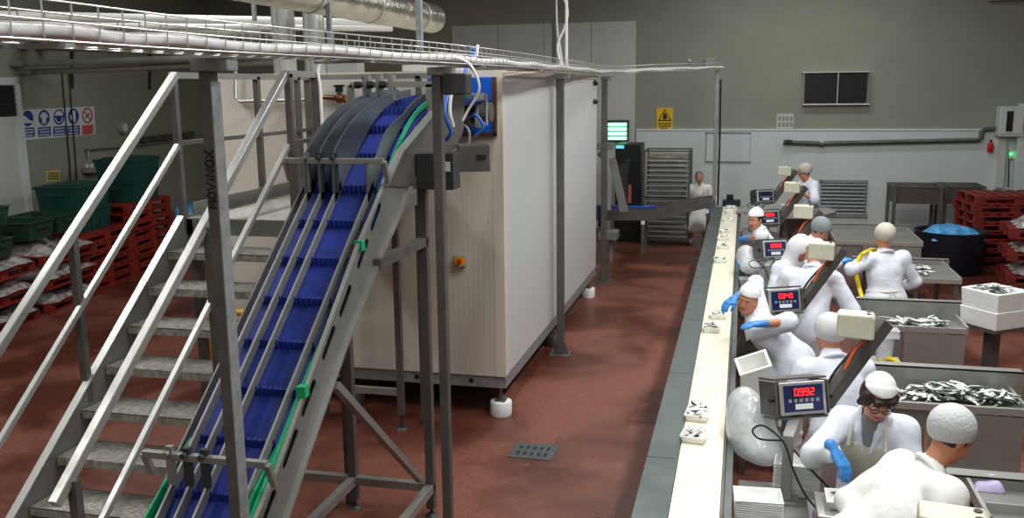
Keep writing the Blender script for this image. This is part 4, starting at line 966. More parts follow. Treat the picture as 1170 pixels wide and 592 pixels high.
# ------------------------------------------------------------------ the white belt line
BX0, BX1, AX0 = -.312, -.055, -.50
line_c = thing('belt_conveyor', (-.25, 9.8, 0), 'long white flat belt conveyor with a wide grey steel edge running down the hall', 'conveyor')
MB().bb((BX0, 1.9, .87), (BX1, 17.4, .9)).build('belt', 'belt_white', line_c)
a_ = MB()
for k in range(9): y = 1.9 + k * 1.72; a_.bb((AX0, y, .885), (BX0 - .02, y + 1.712, .897))
a_.build('edge_shelf', 'apron_steel', line_c)
MB().bb((BX0 - .02, 1.9, .84), (BX0 - .004, 17.4, .908)).build('belt_guide', 'apron_steel', line_c); MB().bb((BX1 + .004, 1.9, .84), (BX1 + .016, 17.4, .912)).build('belt_guide', 'dull_steel', line_c)
MB().bb((AX0, 1.9, .68), (AX0 + .012, 17.4, .885)).build('side_panel', 'apron_steel', line_c); MB().bb((BX1 + .02, 1.9, .66), (BX1 + .06, 17.4, .885)).build('side_panel', 'apron_steel', line_c)
for k in range(7):
    y = 2.6 + k * 2.4
    for x in (AX0 + .04, BX1 + .03): MB().bb((x - .025, y - .025, 0), (x + .025, y + .025, .7)).build('leg', 'dull_steel', line_c)
MB().cyl((BX0 - .02, 17.42, .86), (BX1 + .02, 17.42, .86), .045, 16).build('end_roller', 'steel', line_c, smooth=True)
em = MB().bb((BX0 - .02, 17.5, .8), (BX1 + .05, 17.75, 1.0)).cyl((-.2, 17.6, 1.0), (-.2, 17.6, 1.1), .06, 14); em.build('end_drive', 'tub_navy', line_c)
# foam tray prototype and fish prototypes
def punnet_mesh(L=.155, W=.195, h=.048):
    return MB().tray((0, 0, 0), L, W, h, .005, .016, 0, .004)
tray_p = punnet_mesh().build('foam_tray', 'tray_white', origin=(0, 0, 0), bev=.003)
def fish_mesh(bend=0.):
    prof = [(-.085, .003, .010), (-.072, .0045, .013), (-.05, .0085, .017), (-.015, .0105, .0195), (.02, .009, .0165), (.045, .006, .0105), (.06, .0035, .006), (.067, .0025, .005)]
    b = MB(); n = 8; vs = []; fs = []
    for x, rz, ry in prof:
        yb = bend * x * x * 10
        for k in range(n): a = 2 * math.pi * k / n; vs.append(V((x, yb + ry * math.cos(a), rz * math.sin(a))))
    for i in range(len(prof) - 1):
        for k in range(n): p, q = i * n + k, i * n + (k + 1) % n; fs.append((p, q, q + n, p + n))
    fs.append(tuple(range(n - 1, -1, -1))); fs.append(tuple((len(prof) - 1) * n + k for k in range(n)))
    b.add(vs, fs); yb = bend * .067 ** 2 * 10; y2 = bend * .088 ** 2 * 10
    b.prism([(.063, yb - .005, -.0012), (.063, yb + .005, -.0012), (.09, y2 + .019, -.0012), (.08, y2, -.0012), (.09, y2 - .019, -.0012)], (0, 0, .0024))
    b.prism([(.0, .017, -.001), (.02, .0135, -.001), (.012, .026, -.001)], (0, 0, .002))
    return b
fish_p = [fish_mesh(bd).build('small_fish', 'fish_silver', origin=(0, 0, 0), smooth=True) for bd in (0, .5, -.5, .25)]
fish_n = [0]
def lay_fish(n, spot, z0, label, group, seed, cell=.012, thick=.017, flat=.25, size=1., roll=0.):
    """drop fish one after another onto a height map so the heap builds up without sinking in"""
    rnd = random.Random(seed); hm = {}
    for k in range(n):
        x, y, a = spot(rnd, k); fx = math.cos(a); fy = math.sin(a)
        cells = set()
        for t in np.linspace(-.075 * size, .08 * size, 9):
            for s in (-.012, 0, .012): cells.add((int((x + fx * t - fy * s) / cell), int((y + fy * t + fx * s) / cell)))
        z = max(hm.get(c, z0) for c in cells)
        lo_ = sum(hm.get(c, z0) for c in cells) / len(cells); zz = z * .55 + lo_ * .45
        for c in cells: hm[c] = zz + thick * .8
        pr = fish_p[fish_n[0] % 4]; fish_n[0] += 1
        o = pr if pr.name not in used else pr.copy()
        if pr.name in used: COL.objects.link(o)
        used.add(pr.name); o.location = (x, y, zz + thick * .52); o.rotation_euler = ((roll if rnd.random() < .6 else .2) + rnd.uniform(-flat, flat) + (math.pi if not roll and rnd.random() < .5 else 0), rnd.uniform(-.05, .05), a); o.scale = [rnd.uniform(.85, 1.08) * size] * 3
        tag(o, label, 'fish', group)
# trays travelling on the belt (near to far)
TR = [((791, 499), -.12, 9), ((796, 475), -.08, 9), ((813, 376), .03, 7), ((821, 361), .0, 7), ((823, 298), .05, 6), ((827, 282.5), .05, 5), ((826.5, 273), -.1, 4), ((829, 264.5), .1, 4), ((832, 251.5), .0, 3), ((834, 242.5), .1, 3), ((835, 237.5), .0, 3)]
names = ['nearest', 'second', 'third', 'fourth', 'fifth', 'sixth', 'seventh', 'eighth', 'ninth', 'tenth', 'eleventh']
for i, ((px, py), rz, nf) in enumerate(TR):
    p = onz(px, py, .915); p.x = min(max(p.x, BX0 + .08), BX1 - .09)
    o = put(tray_p, (p.x, p.y, .901), rz, 'white foam tray of small fish on the white belt, %s from the near end' % names[i], 'tray', 'foam trays on the belt')
    ox, oy = p.x, p.y
    def spot(r, k, ox=ox, oy=oy): return ox + r.uniform(-.02, .02), oy - .055 + .11 * ((k % 5) / 4), r.choice((.2, .6, -.6, .9, 2.4, 1.2))
    lay_fish(nf, spot, 0.918, 'small dark backed fish lying in the %s foam tray on the white belt' % names[i], 'fish in the %s belt tray' % names[i], 50 + i, size=.74, roll=.9)
# ------------------------------------------------------------------ weighing stations
SX, SY0, SDY = .40, 5.57, 2.62
ws = bpy.data.objects.new('weighing_station', None); COL.objects.link(ws); WORLD[ws.name] = V((0, 0, 0))
L0 = V((SX, SY0, 0))
def loc(px, py, Y): return ony(px, py, Y) - L0
pp = loc(897, 500, 5.6)
MB().bb((pp.x - .03, -.33, .735), (pp.x + .03, -.27, 1.13)).build('pole', 'steel', ws, bev=.004)
MB().bb((pp.x - .07, -.37, .72), (pp.x + .07, -.23, .735)).build('base_plate', 'steel', ws)
# indicator: steel box tilted back and turned a little
ctr = loc(918, 455, 5.52); ya, ti = math.radians(24), math.radians(14)
ix = V((math.cos(ya), math.sin(ya), 0)); iy0 = V((math.sin(ya), -math.cos(ya), 0)); iy = (iy0 * math.cos(ti) + V((0, 0, 1)) * math.sin(ti)); iz = ix.cross(-iy).normalized()
IA = (ix, iy, iz)       # x along the face, y out of the face, z up the face
ib = MB().obox(ctr - iy * .045, IA, (.148, .045, .098)).build('indicator', 'bright_steel', ws, bev=.008)
MB().obox(ctr + iy * .001, IA, (.124, .003, .078)).build('display_panel', 'lcd_blue', ib)
MB().obox(ctr + iy * .004 + iz * .038, IA, (.075, .002, .026)).build('display_window', 'black', ib)
for k in range(6): MB().obox(ctr + iy * .004 - iz * .012 + ix * (-.0875 + .035 * k), IA, (.0095, .0025, .0095)).build('button', 'cable_grey', ib)
MB().obox(ctr + iy * .004 - iz * .048, IA, (.056, .0015, .016)).build('name_plate', 'label_white', ib)
br = MB().obox(ctr - iy * .12 - ix * .165, IA, (.006, .11, .1)).obox(ctr - iy * .12 + ix * .165, IA, (.006, .11, .1)).obox(ctr - iy * .13 + iz * .115, IA, (.171, .1, .006)).obox(ctr - iy * .1 - iz * .115, IA, (.171, .09, .006)).build('bracket', 'dull_steel', ws)
for sx in (-1, 1): MB().cyl(ctr - iy * .04 + ix * sx * .172, ctr - iy * .04 + ix * sx * .2, .018, 12).build('bracket_knob', 'black', br)
MB().bar((pp.x, -.3, 1.1), ctr - iy * .1 - iz * .12, .06, .06).build('pole_head', 'steel', ws)
a0, a1 = loc(942, 462, 5.68), loc(1012, 368, 5.88)
ar = MB().bar(a0, a1, .07, .085).build('arm', 'dull_steel', ws, bev=.005)
MB().tube(smoothline([a0 + V((-.03, -.03, .0)), a0.lerp(a1, .3) + V((-.07, -.05, .03)), a0.lerp(a1, .6) + V((-.06, -.05, .03)), a1 + V((-.06, -.05, -.04))], 5), .009, 6).build('cable', 'rubber', ar, smooth=True)
MB().tube(smoothline([a0.lerp(a1, .45) + V((-.05, -.06, .0)), a0.lerp(a1, .65) + V((-.055, -.06, .03)), a1 + V((-.07, -.06, -.07))], 5), .01, 6).build('cable', 'orange_cable', ar, smooth=True)
cc = loc(978, 371, 5.78)
yb_ = math.radians(-8); bx = V((math.cos(yb_), math.sin(yb_), 0)); by = V((-math.sin(yb_), math.cos(yb_), 0))
cm = MB()
for s, (hx, hz, hy) in enumerate(((.125, .088, .08),)):
    cm.prism([cc - bx * .125 - V((0, 0, .08)) - by * .08, cc + bx * .06 - V((0, 0, .088)) - by * .08, cc + bx * .125 - V((0, 0, .088)) - by * .08, cc + bx * .125 + V((0, 0, .07)) - by * .08, cc + bx * .1 + V((0, 0, .088)) - by * .08, cc - bx * .125 + V((0, 0, .088)) - by * .08], by * .16)
cm.v = [cc + (p - cc) * .86 for p in cm.v]; cbx = cm.build('junction_box', 'cream', ws, bev=.012)
MB().obox(cc - by * .0705, (bx, by, V((0, 0, 1))), (.003, .002, .072)).build('lid_seam', 'pale_panel', cbx)
for k in (-1, 1): MB().cyl(cc + bx * .07 + by * .03 * k + V((0, 0, .075)), cc + bx * .07 + by * .03 * k + V((0, 0, .08)), .014, 12).build('lid_screw', 'black', cbx)
MB().tube(smoothline([V((pp.x - .03, -.33, 1.1)), V((pp.x - .16, -.33, 1.1)), V((pp.x - .2, -.33, 1.15)), V((pp.x - .14, -.33, 1.18)), V((pp.x - .03, -.35, 1.1)), V((pp.x + .03, -.38, .95)), V((pp.x + .1, -.42, .82)), V((pp.x + .2, -.48, .73))], 6), .006, 6).build('loop_cable', 'rubber', ws, smooth=True)
MB().tube(smoothline([V((pp.x + .03, -.33, 1.05)), V((pp.x + .14, -.4, .95)), V((pp.x + .26, -.44, .84)), V((pp.x + .3, -.48, .74))], 6), .006, 6).build('loop_cable', 'rubber', ws, smooth=True)
SEG = {'0': 'abcdef', '1': 'bc', '2': 'abged', '3': 'abgcd', '4': 'fgbc', '5': 'afgcd', '6': 'afgedc', '7': 'abc', '8': 'abcdefg', '9': 'abcdfg'}
def digits(b, txt):
    w, h, t = .0105, .019, .0032; x = -.046
    for ch in txt:
        if ch == '.': b.obox(ctr + iy * .0065 + iz * (.038 - h) + ix * (x - .017), IA, (.003, .001, .003)); continue
        c = ctr + iy * .0065 + iz * .038 + ix * x
        for s in SEG[ch]:
            ox, oz, hx, hz = {'a': (0, h, w, t), 'd': (0, -h, w, t), 'g': (0, 0, w, t), 'b': (w, h / 2, t, h / 2), 'c': (w, -h / 2, t, h / 2), 'e': (-w, -h / 2, t, h / 2), 'f': (-w, h / 2, t, h / 2)}[s]
            b.obox(c + ix * ox + iz * oz, IA, (hx, .001, hz))
        x += .034
    return b
ST = [('0.992', 'second from the frame bottom, beside the woman in glasses'), ('0.840', 'above the man who leans over the belt'), ('0.808', 'third large readout up the row'), ('0.000', 'fourth large readout up the row'), (None, 'farthest with a dark display by the round table'), (None, 'nearest, only its cream box in view at the bottom edge')]
stations = []
lab = {0: 'steel weighing indicator on a pole with red digits beside the woman in glasses', 1: 'steel weighing indicator with red digits in front of the man leaning over the belt', 2: 'weighing indicator with red digits and cream box in front of the hooded worker',
       3: 'weighing indicator with red digits in front of the farthest worker reaching to the belt', 4: 'unlit weighing indicator with a dark display in front of the round table', 5: 'weighing station with only its cream box and arm showing at the bottom edge'}
KS = [0, 1, 2, 3, 4, -1]
for i, k in enumerate(KS):
    o = ws if i == 0 else copy_tree(ws); stations.append(o)
for i, k in enumerate(KS):
    o = stations[i]; o.location = (SX, SY0 + k * SDY - (.12 if k == -1 else 0), 0); tag(o, lab[i], 'weighing scale', 'weighing stations')
    if ST[i][0]:
        b = digits(MB(), ST[i][0]); ind = [c for c in o.children if c.name.startswith('indicator')][0]; WORLD[ind.name] = V((0, 0, 0)); b.build('reading', 'led_red', ind)
# work benches under the stations
wbn = bpy.data.objects.new('work_bench', None); COL.objects.link(wbn); WORLD[wbn.name] = V((0, 0, 0))
MB().bb((-.36, -.95, .68), (.03, -.05, .72)).build('bench_top', 'steel', wbn, bev=.005)
for x in (-.32, -.01):
    for y in (-.9, -.1): MB().bb((x - .02, y - .02, 0), (x + .02, y + .02, .68)).build('leg', 'dull_steel', wbn)
MB().bb((-.34, -.9, .28), (.0, -.1, .3)).build('lower_shelf', 'dull_steel', wbn)
wl_ = ['bench below the nearest lit indicator, holding tray stacks', 'bench below the indicator by the man leaning over the belt', 'bench in front of the hooded worker', 'bench by the farthest reaching worker', 'bench beside the round table', 'bench at the bottom edge']
for i, k in enumerate(KS[:5]):
    o = wbn if i == 0 else copy_tree(wbn); o.location = (SX, SY0 + k * SDY, 0); tag(o, 'steel work ' + wl_[i], 'bench', 'work benches')
# stacks of empty foam trays
etray = punnet_mesh(.25, .19, .06).build('empty_tray', 'foam', origin=(0, 0, 0), bev=.004)
def tray_stack(px, py, zr, n, rz, lab, grp, step=.0125, base=.722):
    p = onz(px, py, zr); 
    for k in range(n): put(etray, (p.x, p.y, base + step * k), rz + random.uniform(-.02, .02), 'empty white foam tray in the %s' % lab, 'tray', grp)
tray_stack(866, 566, .89, 10, .05, 'stack at the bottom edge beside the belt', 'empty trays, front stack')
tray_stack(911, 533, .88, 12, -.1, 'stack behind the pole of the lit indicator', 'empty trays, rear stack')
p = onz(857, 303, 1.0); 
for k in range(4): put(etray, (p.x, p.y, 0.722 + .02 * k), .1, 'empty white foam tray in the stack behind the man leaning over the belt', 'tray', 'empty trays, far stack')
# ------------------------------------------------------------------ steel sorting troughs
def trough(name_lab, x0, x1, yf, yb, z=.92, zl=1.05, apron=True):
    t = thing('sorting_trough', ((x0 + x1) / 2, (yf + yb) / 2, 0), name_lab, 'trough')
    MB().bb((x0, yf, z - .05), (x1, yb, z - .04)).build('trough_floor', 'plate_steel', t)
    f = MB().bb((x0, yf - .03, z - .05), (x1, yf, z)).bb((x0 - .02, yf - .03, z - .05), (x0, yb, z + .02)).bb((x1, yf - .03, z - .05), (x1 + .02, yb, z + .02)); f.build('rim', 'bright_steel', t)
    MB().bb((x0 - .12, yb, z - .05), (x1 + .1, yb + .012, zl)).bb((x0 - .12, yb, zl - .01), (x1 + .1, yb + .1, zl)).build('back_ledge', 'steel', t)
    if apron:
        MB().bb((x0 + .0, yf - .01, .42), (x0 + (x1 - x0) * .3, yf + .0, z - .05)).build('front_panel', 'plate_steel', t)
        MB().bb((x0 + (x1 - x0) * .32, yf - .03, .42), (x1, yf - .02, z - .06)).bb((x0 + (x1 - x0) * .32, yf - .12, .4), (x1, yf - .02, .43)).build('front_panel', 'steel', t)
    for x in (x0 + .03, x1 - .03):
        for y in (yf + .03, yb - .03): MB().bb((x - .025, y - .025, 0), (x + .025, y + .025, z - .05)).build('leg', 'dull_steel', t)
    return t
fl1, fr1 = onz(1022, 458, .92), onz(1166, 466, .92); bk1 = onz(1080, 421, 1.05)
T1 = (fl1.x - .05, fr1.x + .02, (fl1.y + fr1.y) / 2 - .0, bk1.y)
trough('steel sorting trough heaped with silver fish behind the woman in glasses', *T1)
fl2, fr2 = onz(1004, 371, .92), onz(1103, 375, .92); bk2 = onz(1050, 344, 1.05)
T2 = (fl2.x - .02, fr2.x, (fl2.y + fr2.y) / 2, bk2.y)
trough('steel sorting trough with a loose layer of fish beside the white foam boxes', *T2)
fl3, fr3 = onz(1030, 317, .92), onz(1094, 317, .92); bk3 = onz(1050, 297, .94)
T3 = (fl3.x - .3, fr3.x, fl3.y, bk3.y)
trough('shallow steel fish tray table right of the worker with the yellow hose', *T3, zl=.95, apron=False)
fl4, fr4 = onz(955, 275, .92), onz(1050, 275, .92); bk4 = onz(1000, 259, .94)
T4 = (fl4.x, fr4.x, fl4.y, bk4.y)
trough('empty steel tray table in front of the louvred grille', *T4, zl=.97)
fl0 = onz(1112, 550, .92)
T0 = (fl0.x - .02, fl0.x + 1.0, fl0.y - .55, fl0.y)
t0_ = trough('steel trough with compartments at the bottom right corner', *T0, zl=.95)
MB().bb((fl0.x + .36, fl0.y - .55, .87), (fl0.x + .38, fl0.y, .93)).bb((fl0.x, fl0.y - .3, .87), (fl0.x + .96, fl0.y - .285, .93)).build('divider', 'bright_steel', t0_)
p = onz(1128, 556, .89); tag(lump(.16, .12, .05, 21, 10, 8).build('plastic_bag', 'lavender', smooth=True, origin=(0, 0, 0)), 'crumpled pale lilac plastic bag in the bottom right trough', 'bag').location = (p.x, p.y, .882)
def heap(x0, x1, y0, y1, power=1.):
    def s(r, k):
        while True:
            x, y = r.uniform(x0, x1), r.uniform(y0, y1)
            if r.random() < (.3 + .7 * (1 - abs((x - (x0 + x1) / 2) / (x1 - x0) * 2) ** 2) * (1 - abs((y - (y0 + y1) / 2) / (y1 - y0) * 2) ** 2)): return x, y, r.uniform(0, 2 * math.pi)
    return s
hx0 = onz(1030, 450, .9).x; hx1 = onz(1150, 450, .9).x
lay_fish(112, heap(hx0, hx1, T1[2] + .12, T1[3] - .1), T1[2] * 0 + .88, 'small silver fish in the large heap behind the woman in glasses', 'fish heaped in the near trough', 3)
lay_fish(46, heap(T2[0] + .12, T2[1] - .12, T2[2] + .1, T2[3] - .1), .88, 'small silver fish in the layer beside the white foam boxes', 'fish in the middle trough', 4)
lay_fish(22, heap(onz(1042, 305, .9).x, T3[1] - .2, T3[2] + .2, T3[3] - .15), .88, 'small silver fish on the shallow tray table by the yellow hose worker', 'fish on the tray table', 5)
lay_fish(8, lambda r, k: (r.uniform(fl0.x + .5, fl0.x + .8), r.uniform(fl0.y - .5, fl0.y - .36), r.uniform(0, 6)), .88, 'small fish in the compartment at the bottom right corner', 'fish in the corner trough', 6)
lay_fish(10, lambda r, k: (r.uniform(.85, 1.0) + .1, 10.9 + r.uniform(-.1, .1), r.uniform(0, 6)), .88, 'small fish lying in front of the worker with the grey hair net', 'fish by the grey hair net', 8) if False else None
# foam boxes
c = onz(1137, 381, .9); a_ = math.radians(36)
BL_, BW_, BH_ = .41, .41, .168
cx_, cy_ = c.x + .06, c.y + .33
stand = thing('box_stand', (cx_, cy_, 0), 'steel stand under the white foam fish boxes', 'stand')
MB().box((cx_, cy_, .885), (.38, .38, .03), a_).build('stand_top', 'dull_steel', stand)
MB().box((cx_, cy_, .445), (.1, .1, .85), a_).build('column', 'dull_steel', stand); MB().box((cx_, cy_, .01), (.36, .36, .02), a_).build('foot_plate', 'dull_steel', stand)
def foam_box():
    return MB().tray((0, 0, 0), BL_, BW_, BH_, .03, .012)
fb_ = foam_box().build('foam_box', 'foam', origin=(0, 0, 0), bev=.008)
put(fb_, (cx_, cy_, .9), a_, 'white polystyrene fish box underneath another one', 'box', 'polystyrene boxes')
put(fb_, (cx_, cy_, .9 + BH_ + .002), a_, 'white polystyrene fish box on top, filled with small fish', 'box', 'polystyrene boxes')
ice = MB().box((cx_, cy_, .9 + BH_ + .09), (BL_ - .1, BW_ - .1, .1), a_).build('ice_bed', 'ice_white'); tag(ice, 'white ice bed inside the upper polystyrene box', 'ice')
lay_fish(24, lambda r, k: (cx_ + r.uniform(-.1, .1), cy_ + r.uniform(-.1, .1), r.uniform(0, 6.2)), .9 + BH_ + .14, 'small fish on ice in the upper polystyrene box', 'fish in the polystyrene box', 9)
# round table, hose, bags, odds
p = onz(897, 238, .97)
p.y -= .25
rt = thing('round_table', (p.x, p.y, 0), 'round steel packing table at the far end in front of the standing woman', 'table')
MB().lathe((p.x, p.y, 0), [(.8, .93), (.82, .935), (.82, .985), (.805, .985), (.8, .965), (.02, .965)], 40).build('table_top', 'bright_steel', rt, smooth=True)
MB().cyl((p.x, p.y, .03), (p.x, p.y, .93), .09, 20).build('pedestal', 'steel', rt, smooth=True); MB().lathe((p.x, p.y, 0), [(.4, 0), (.4, .02), (.1, .05)], 28).build('base', 'steel', rt)
tag(MB().tube(smoothline([onz(986, 372, .02), ony(987, 352, 9.7), ony(982, 330, 9.75), ony(978.5, 315, 9.75), ony(978.5, 303, 9.8), ony(983, 293, 9.85), ony(990, 288, 9.9), ony(1000, 286, 10.45), ony(1012, 298, 10.75), ony(1022, 340, 10.75)], 7), .022, 10).build('water_hose', 'hose_yellow', smooth=True), 'yellow water hose held up by the worker seen from behind', 'hose')
tag(MB().tube(smoothline([onz(1005, 412, .93), onz(1013, 410, .95), onz(1022, 412, .95), onz(1027, 416, .93)], 6), .02, 8).build('hose_end', 'hose_yellow', smooth=True), 'short yellow hose end lying by the near trough ledge', 'hose')
p = onz(1010, 408, .95)
pt = thing('plastic_tub', (p.x, p.y, .93), 'clear plastic measuring tub above the yellow hose end', 'tub')
MB().lathe((p.x, p.y, .93), [(.06, 0), (.075, .19), (.07, .19), (.055, .01)], 20).build('tub_body', 'film', pt, smooth=True)
MB().box((p.x, p.y, 1.15), (.2, .13, .07)).build('tub_lid', 'film', pt, bev=.006)
tb2 = thing('tub_shelf', (p.x, p.y, 0), 'narrow steel shelf post holding the clear plastic tub', 'shelf')
MB().bb((p.x - .1, p.y - .1, .915), (p.x + .12, p.y + .1, .928)).build('shelf_plate', 'steel', tb2); MB().bb((p.x - .02, p.y - .02, 0), (p.x + .02, p.y + .02, .915)).build('leg', 'dull_steel', tb2)
# ------------------------------------------------------------------ smooth solid modelling for figures and bags (field sampled on a grid, then surfaced)
class SDF:
    def __init__(s): s.ops = []
    def cap(s, a, b, ra, rb=None, k=.02): s.ops.append(('c', np.array(a, float), np.array(b, float), ra, ra if rb is None else rb, k)); return s
    def ell(s, c, r, ax=None, k=.02): s.ops.append(('e', np.array(c, float), np.array(r, float), np.eye(3) if ax is None else np.array([list(v) for v in ax], float), k)); return s
    def cut(s, p, n, k=.004): s.ops.append(('h', np.array(p, float), np.array(n, float), k)); return s          # keep the side against n
    def sub(s, kind, *a, k=.01): s.ops.append(('s', kind, a, k)); return s
    @staticmethod
    def val(op, X, Y, Z):
        if op[0] == 'c':
            _, a, b, ra, rb, k = op; d = b - a; L = max(1e-9, d @ d)
            t = np.clip(((X - a[0]) * d[0] + (Y - a[1]) * d[1] + (Z - a[2]) * d[2]) / L, 0, 1)
            return np.sqrt((X - a[0] - t * d[0]) ** 2 + (Y - a[1] - t * d[1]) ** 2 + (Z - a[2] - t * d[2]) ** 2) - (ra + (rb - ra) * t)
        _, c, r, ax, k = op; x, y, z = X - c[0], Y - c[1], Z - c[2]
        q = [(ax[i][0] * x + ax[i][1] * y + ax[i][2] * z) / r[i] for i in range(3)]
        k0 = np.sqrt(q[0] ** 2 + q[1] ** 2 + q[2] ** 2) + 1e-9; k1 = np.sqrt((q[0] / r[0]) ** 2 + (q[1] / r[1]) ** 2 + (q[2] / r[2]) ** 2) + 1e-9
        return k0 * (k0 - 1) / k1
    @staticmethod
    def box(op):
        if op[0] == 'c': r = max(op[3], op[4]); return np.minimum(op[1], op[2]) - r, np.maximum(op[1], op[2]) + r
        e = np.sqrt(((op[3] * op[2][:, None]) ** 2).sum(0)); return op[1] - e, op[1] + e
    def mesh(s, h, wrinkle=0., seed=0):
        bx = [s.box(o) for o in s.ops if o[0] in 'ce']; pad = 3 * h + .02
        lo = np.min([b[0] for b in bx], 0) - pad; hi = np.max([b[1] for b in bx], 0) + pad
        n = np.ceil((hi - lo) / h).astype(int) + 1; F = np.full(n, .25, np.float32)
        G = [lo[i] + h * np.arange(n[i]) for i in range(3)]
        def grid(sl): return np.meshgrid(*[G[i][sl[i]] for i in range(3)], indexing='ij', sparse=True)
        full = tuple(slice(0, m) for m in n)
        def part(op, k):
            b = s.box(op); a = np.maximum(0, np.floor((b[0] - k * 1.5 - 2 * h - .02 - lo) / h).astype(int)); e = np.minimum(n, np.ceil((b[1] + k * 1.5 + 2 * h + .02 - lo) / h).astype(int) + 1)
            return tuple(slice(a[i], e[i]) for i in range(3))
        done = False
        for op in s.ops:
            if op[0] in 'ce':
                k = op[-1]; sl = part(op, k); d = s.val(op, *grid(sl)).astype(np.float32); f = F[sl]
                hh = np.maximum(k - np.abs(f - d), 0) / max(k, 1e-6); F[sl] = np.minimum(f, d) - hh * hh * k * .25
            elif op[0] == 'h':
                X, Y, Z = grid(full); d = ((X - op[1][0]) * op[2][0] + (Y - op[1][1]) * op[2][1] + (Z - op[1][2]) * op[2][2]).astype(np.float32)
                F = np.maximum(F, d)
            else:
                o2 = (op[1],) + tuple(np.array(v, float) if not np.isscalar(v) else v for v in op[2]) + (op[3],)
                sl = part(o2, .03); d = s.val(o2, *grid(sl)).astype(np.float32); F[sl] = np.maximum(F[sl], -d)
        if wrinkle:
            rs = np.random.RandomState(seed + 3); X, Y, Z = grid(full); w = 0
            for q in range(7):
                v = rs.normal(size=3); v[2] *= .35; v /= np.linalg.norm(v); fr = rs.uniform(12, 32); w = w + (.6 - 1.2 * np.abs(np.sin((X * v[0] + Y * v[1] + Z * v[2]) * fr * .5 + rs.uniform(0, 6.3) + .5 * np.sin(fr * .4 * (X * v[1] - Y * v[2] + Z * v[0]))))) * (16 / fr)
            F = F + (wrinkle * .5 * w).astype(np.float32)
        F[0] = F[-1] = .1; F[:, 0] = F[:, -1] = .1; F[:, :, 0] = F[:, :, -1] = .1
        S = F < 0
        C = np.zeros(n - 1, np.int8); cor = [(i, j, k) for i in (0, 1) for j in (0, 1) for k in (0, 1)]
        sh = lambda A, c: A[c[0]:n[0] - 1 + c[0], c[1]:n[1] - 1 + c[1], c[2]:n[2] - 1 + c[2]]
        for c in cor: C += sh(S, c)
        act = np.argwhere((C > 0) & (C < 8))
        if not len(act): return [], []
        idx = np.full(n - 1, -1, np.int64); idx[tuple(act.T)] = np.arange(len(act))
        val = {c: F[act[:, 0] + c[0], act[:, 1] + c[1], act[:, 2] + c[2]] for c in cor}
        acc = np.zeros((len(act), 3)); cnt = np.zeros(len(act))
        for c in cor:
            for ax in range(3):
                if c[ax]: continue
                d = list(c); d[ax] = 1; d = tuple(d); a, b = val[c], val[d]; m = (a < 0) != (b < 0)
                t = np.where(m, a / np.where(m, a - b, 1), 0); p = np.tile(np.array(c, float), (len(act), 1)); p[:, ax] = t
                acc[m] += p[m]; cnt[m] += 1
        vs = lo + (act + acc / cnt[:, None]) * h
        faces = []
        for ax in range(3):
            b_, c_ = (ax + 1) % 3, (ax + 2) % 3
            sa = [slice(1, n[i] - 1) for i in range(3)]; sb = list(sa); sa[ax] = slice(0, n[ax] - 1); sb[ax] = slice(1, n[ax])
            A = S[tuple(sa)]; B = S[tuple(sb)]; e = np.argwhere(A != B); o = np.array([1, 1, 1]); o[ax] = 0; g = e + o
            flip = A[tuple(e.T)]
            def ci(db, dc):
                q = g.copy(); q[:, b_] += db; q[:, c_] += dc; return idx[tuple(q.T)]
            Q = np.stack([ci(-1, -1), ci(0, -1), ci(0, 0), ci(-1, 0)], 1); Q[~flip] = Q[~flip][:, ::-1]; faces.append(Q)
        return vs, np.concatenate(faces)
    def build(s, name, m, parent=None, h=.01, wrinkle=0., seed=0, label=None):
        vs, fs = s.mesh(h, wrinkle, seed)
        me = bpy.data.meshes.new(name); o = bpy.data.objects.new(name, me); COL.objects.link(o)
        if parent is not None: o.parent = parent; off = WORLD[parent.name]
        else: off = V(((vs[:, 0].min() + vs[:, 0].max()) / 2, (vs[:, 1].min() + vs[:, 1].max()) / 2, vs[:, 2].min())); o.location = off
        WORLD[o.name] = off; vs = vs - np.array(off)
        me.vertices.add(len(vs)); me.vertices.foreach_set('co', vs.astype(np.float32).ravel())
        me.loops.add(fs.size); me.loops.foreach_set('vertex_index', fs.astype(np.int32).ravel())
        me.polygons.add(len(fs)); me.polygons.foreach_set('loop_start', np.arange(0, fs.size, 4, dtype=np.int32)); me.polygons.foreach_set('loop_total', np.full(len(fs), 4, np.int32))
        me.polygons.foreach_set('use_smooth', np.ones(len(fs), bool)); me.update(calc_edges=True); me.validate()
        me.materials.append(M[m])
        if label: o['label'] = label
        return o
def nv(v): v = np.array(v, float); return v / (np.linalg.norm(v) + 1e-12)
def ik(a, t, l1, l2, pole):
    d = t - a; L = np.linalg.norm(d); L = min(L, (l1 + l2) * .995); t = a + nv(d) * L; x = (l1 * l1 - l2 * l2 + L * L) / (2 * L); hgt = math.sqrt(max(1e-6, l1 * l1 - x * x))
    p = np.array(pole, float); dn = nv(d); p = nv(p - dn * (p @ dn)); return a + dn * x + p * hgt, t
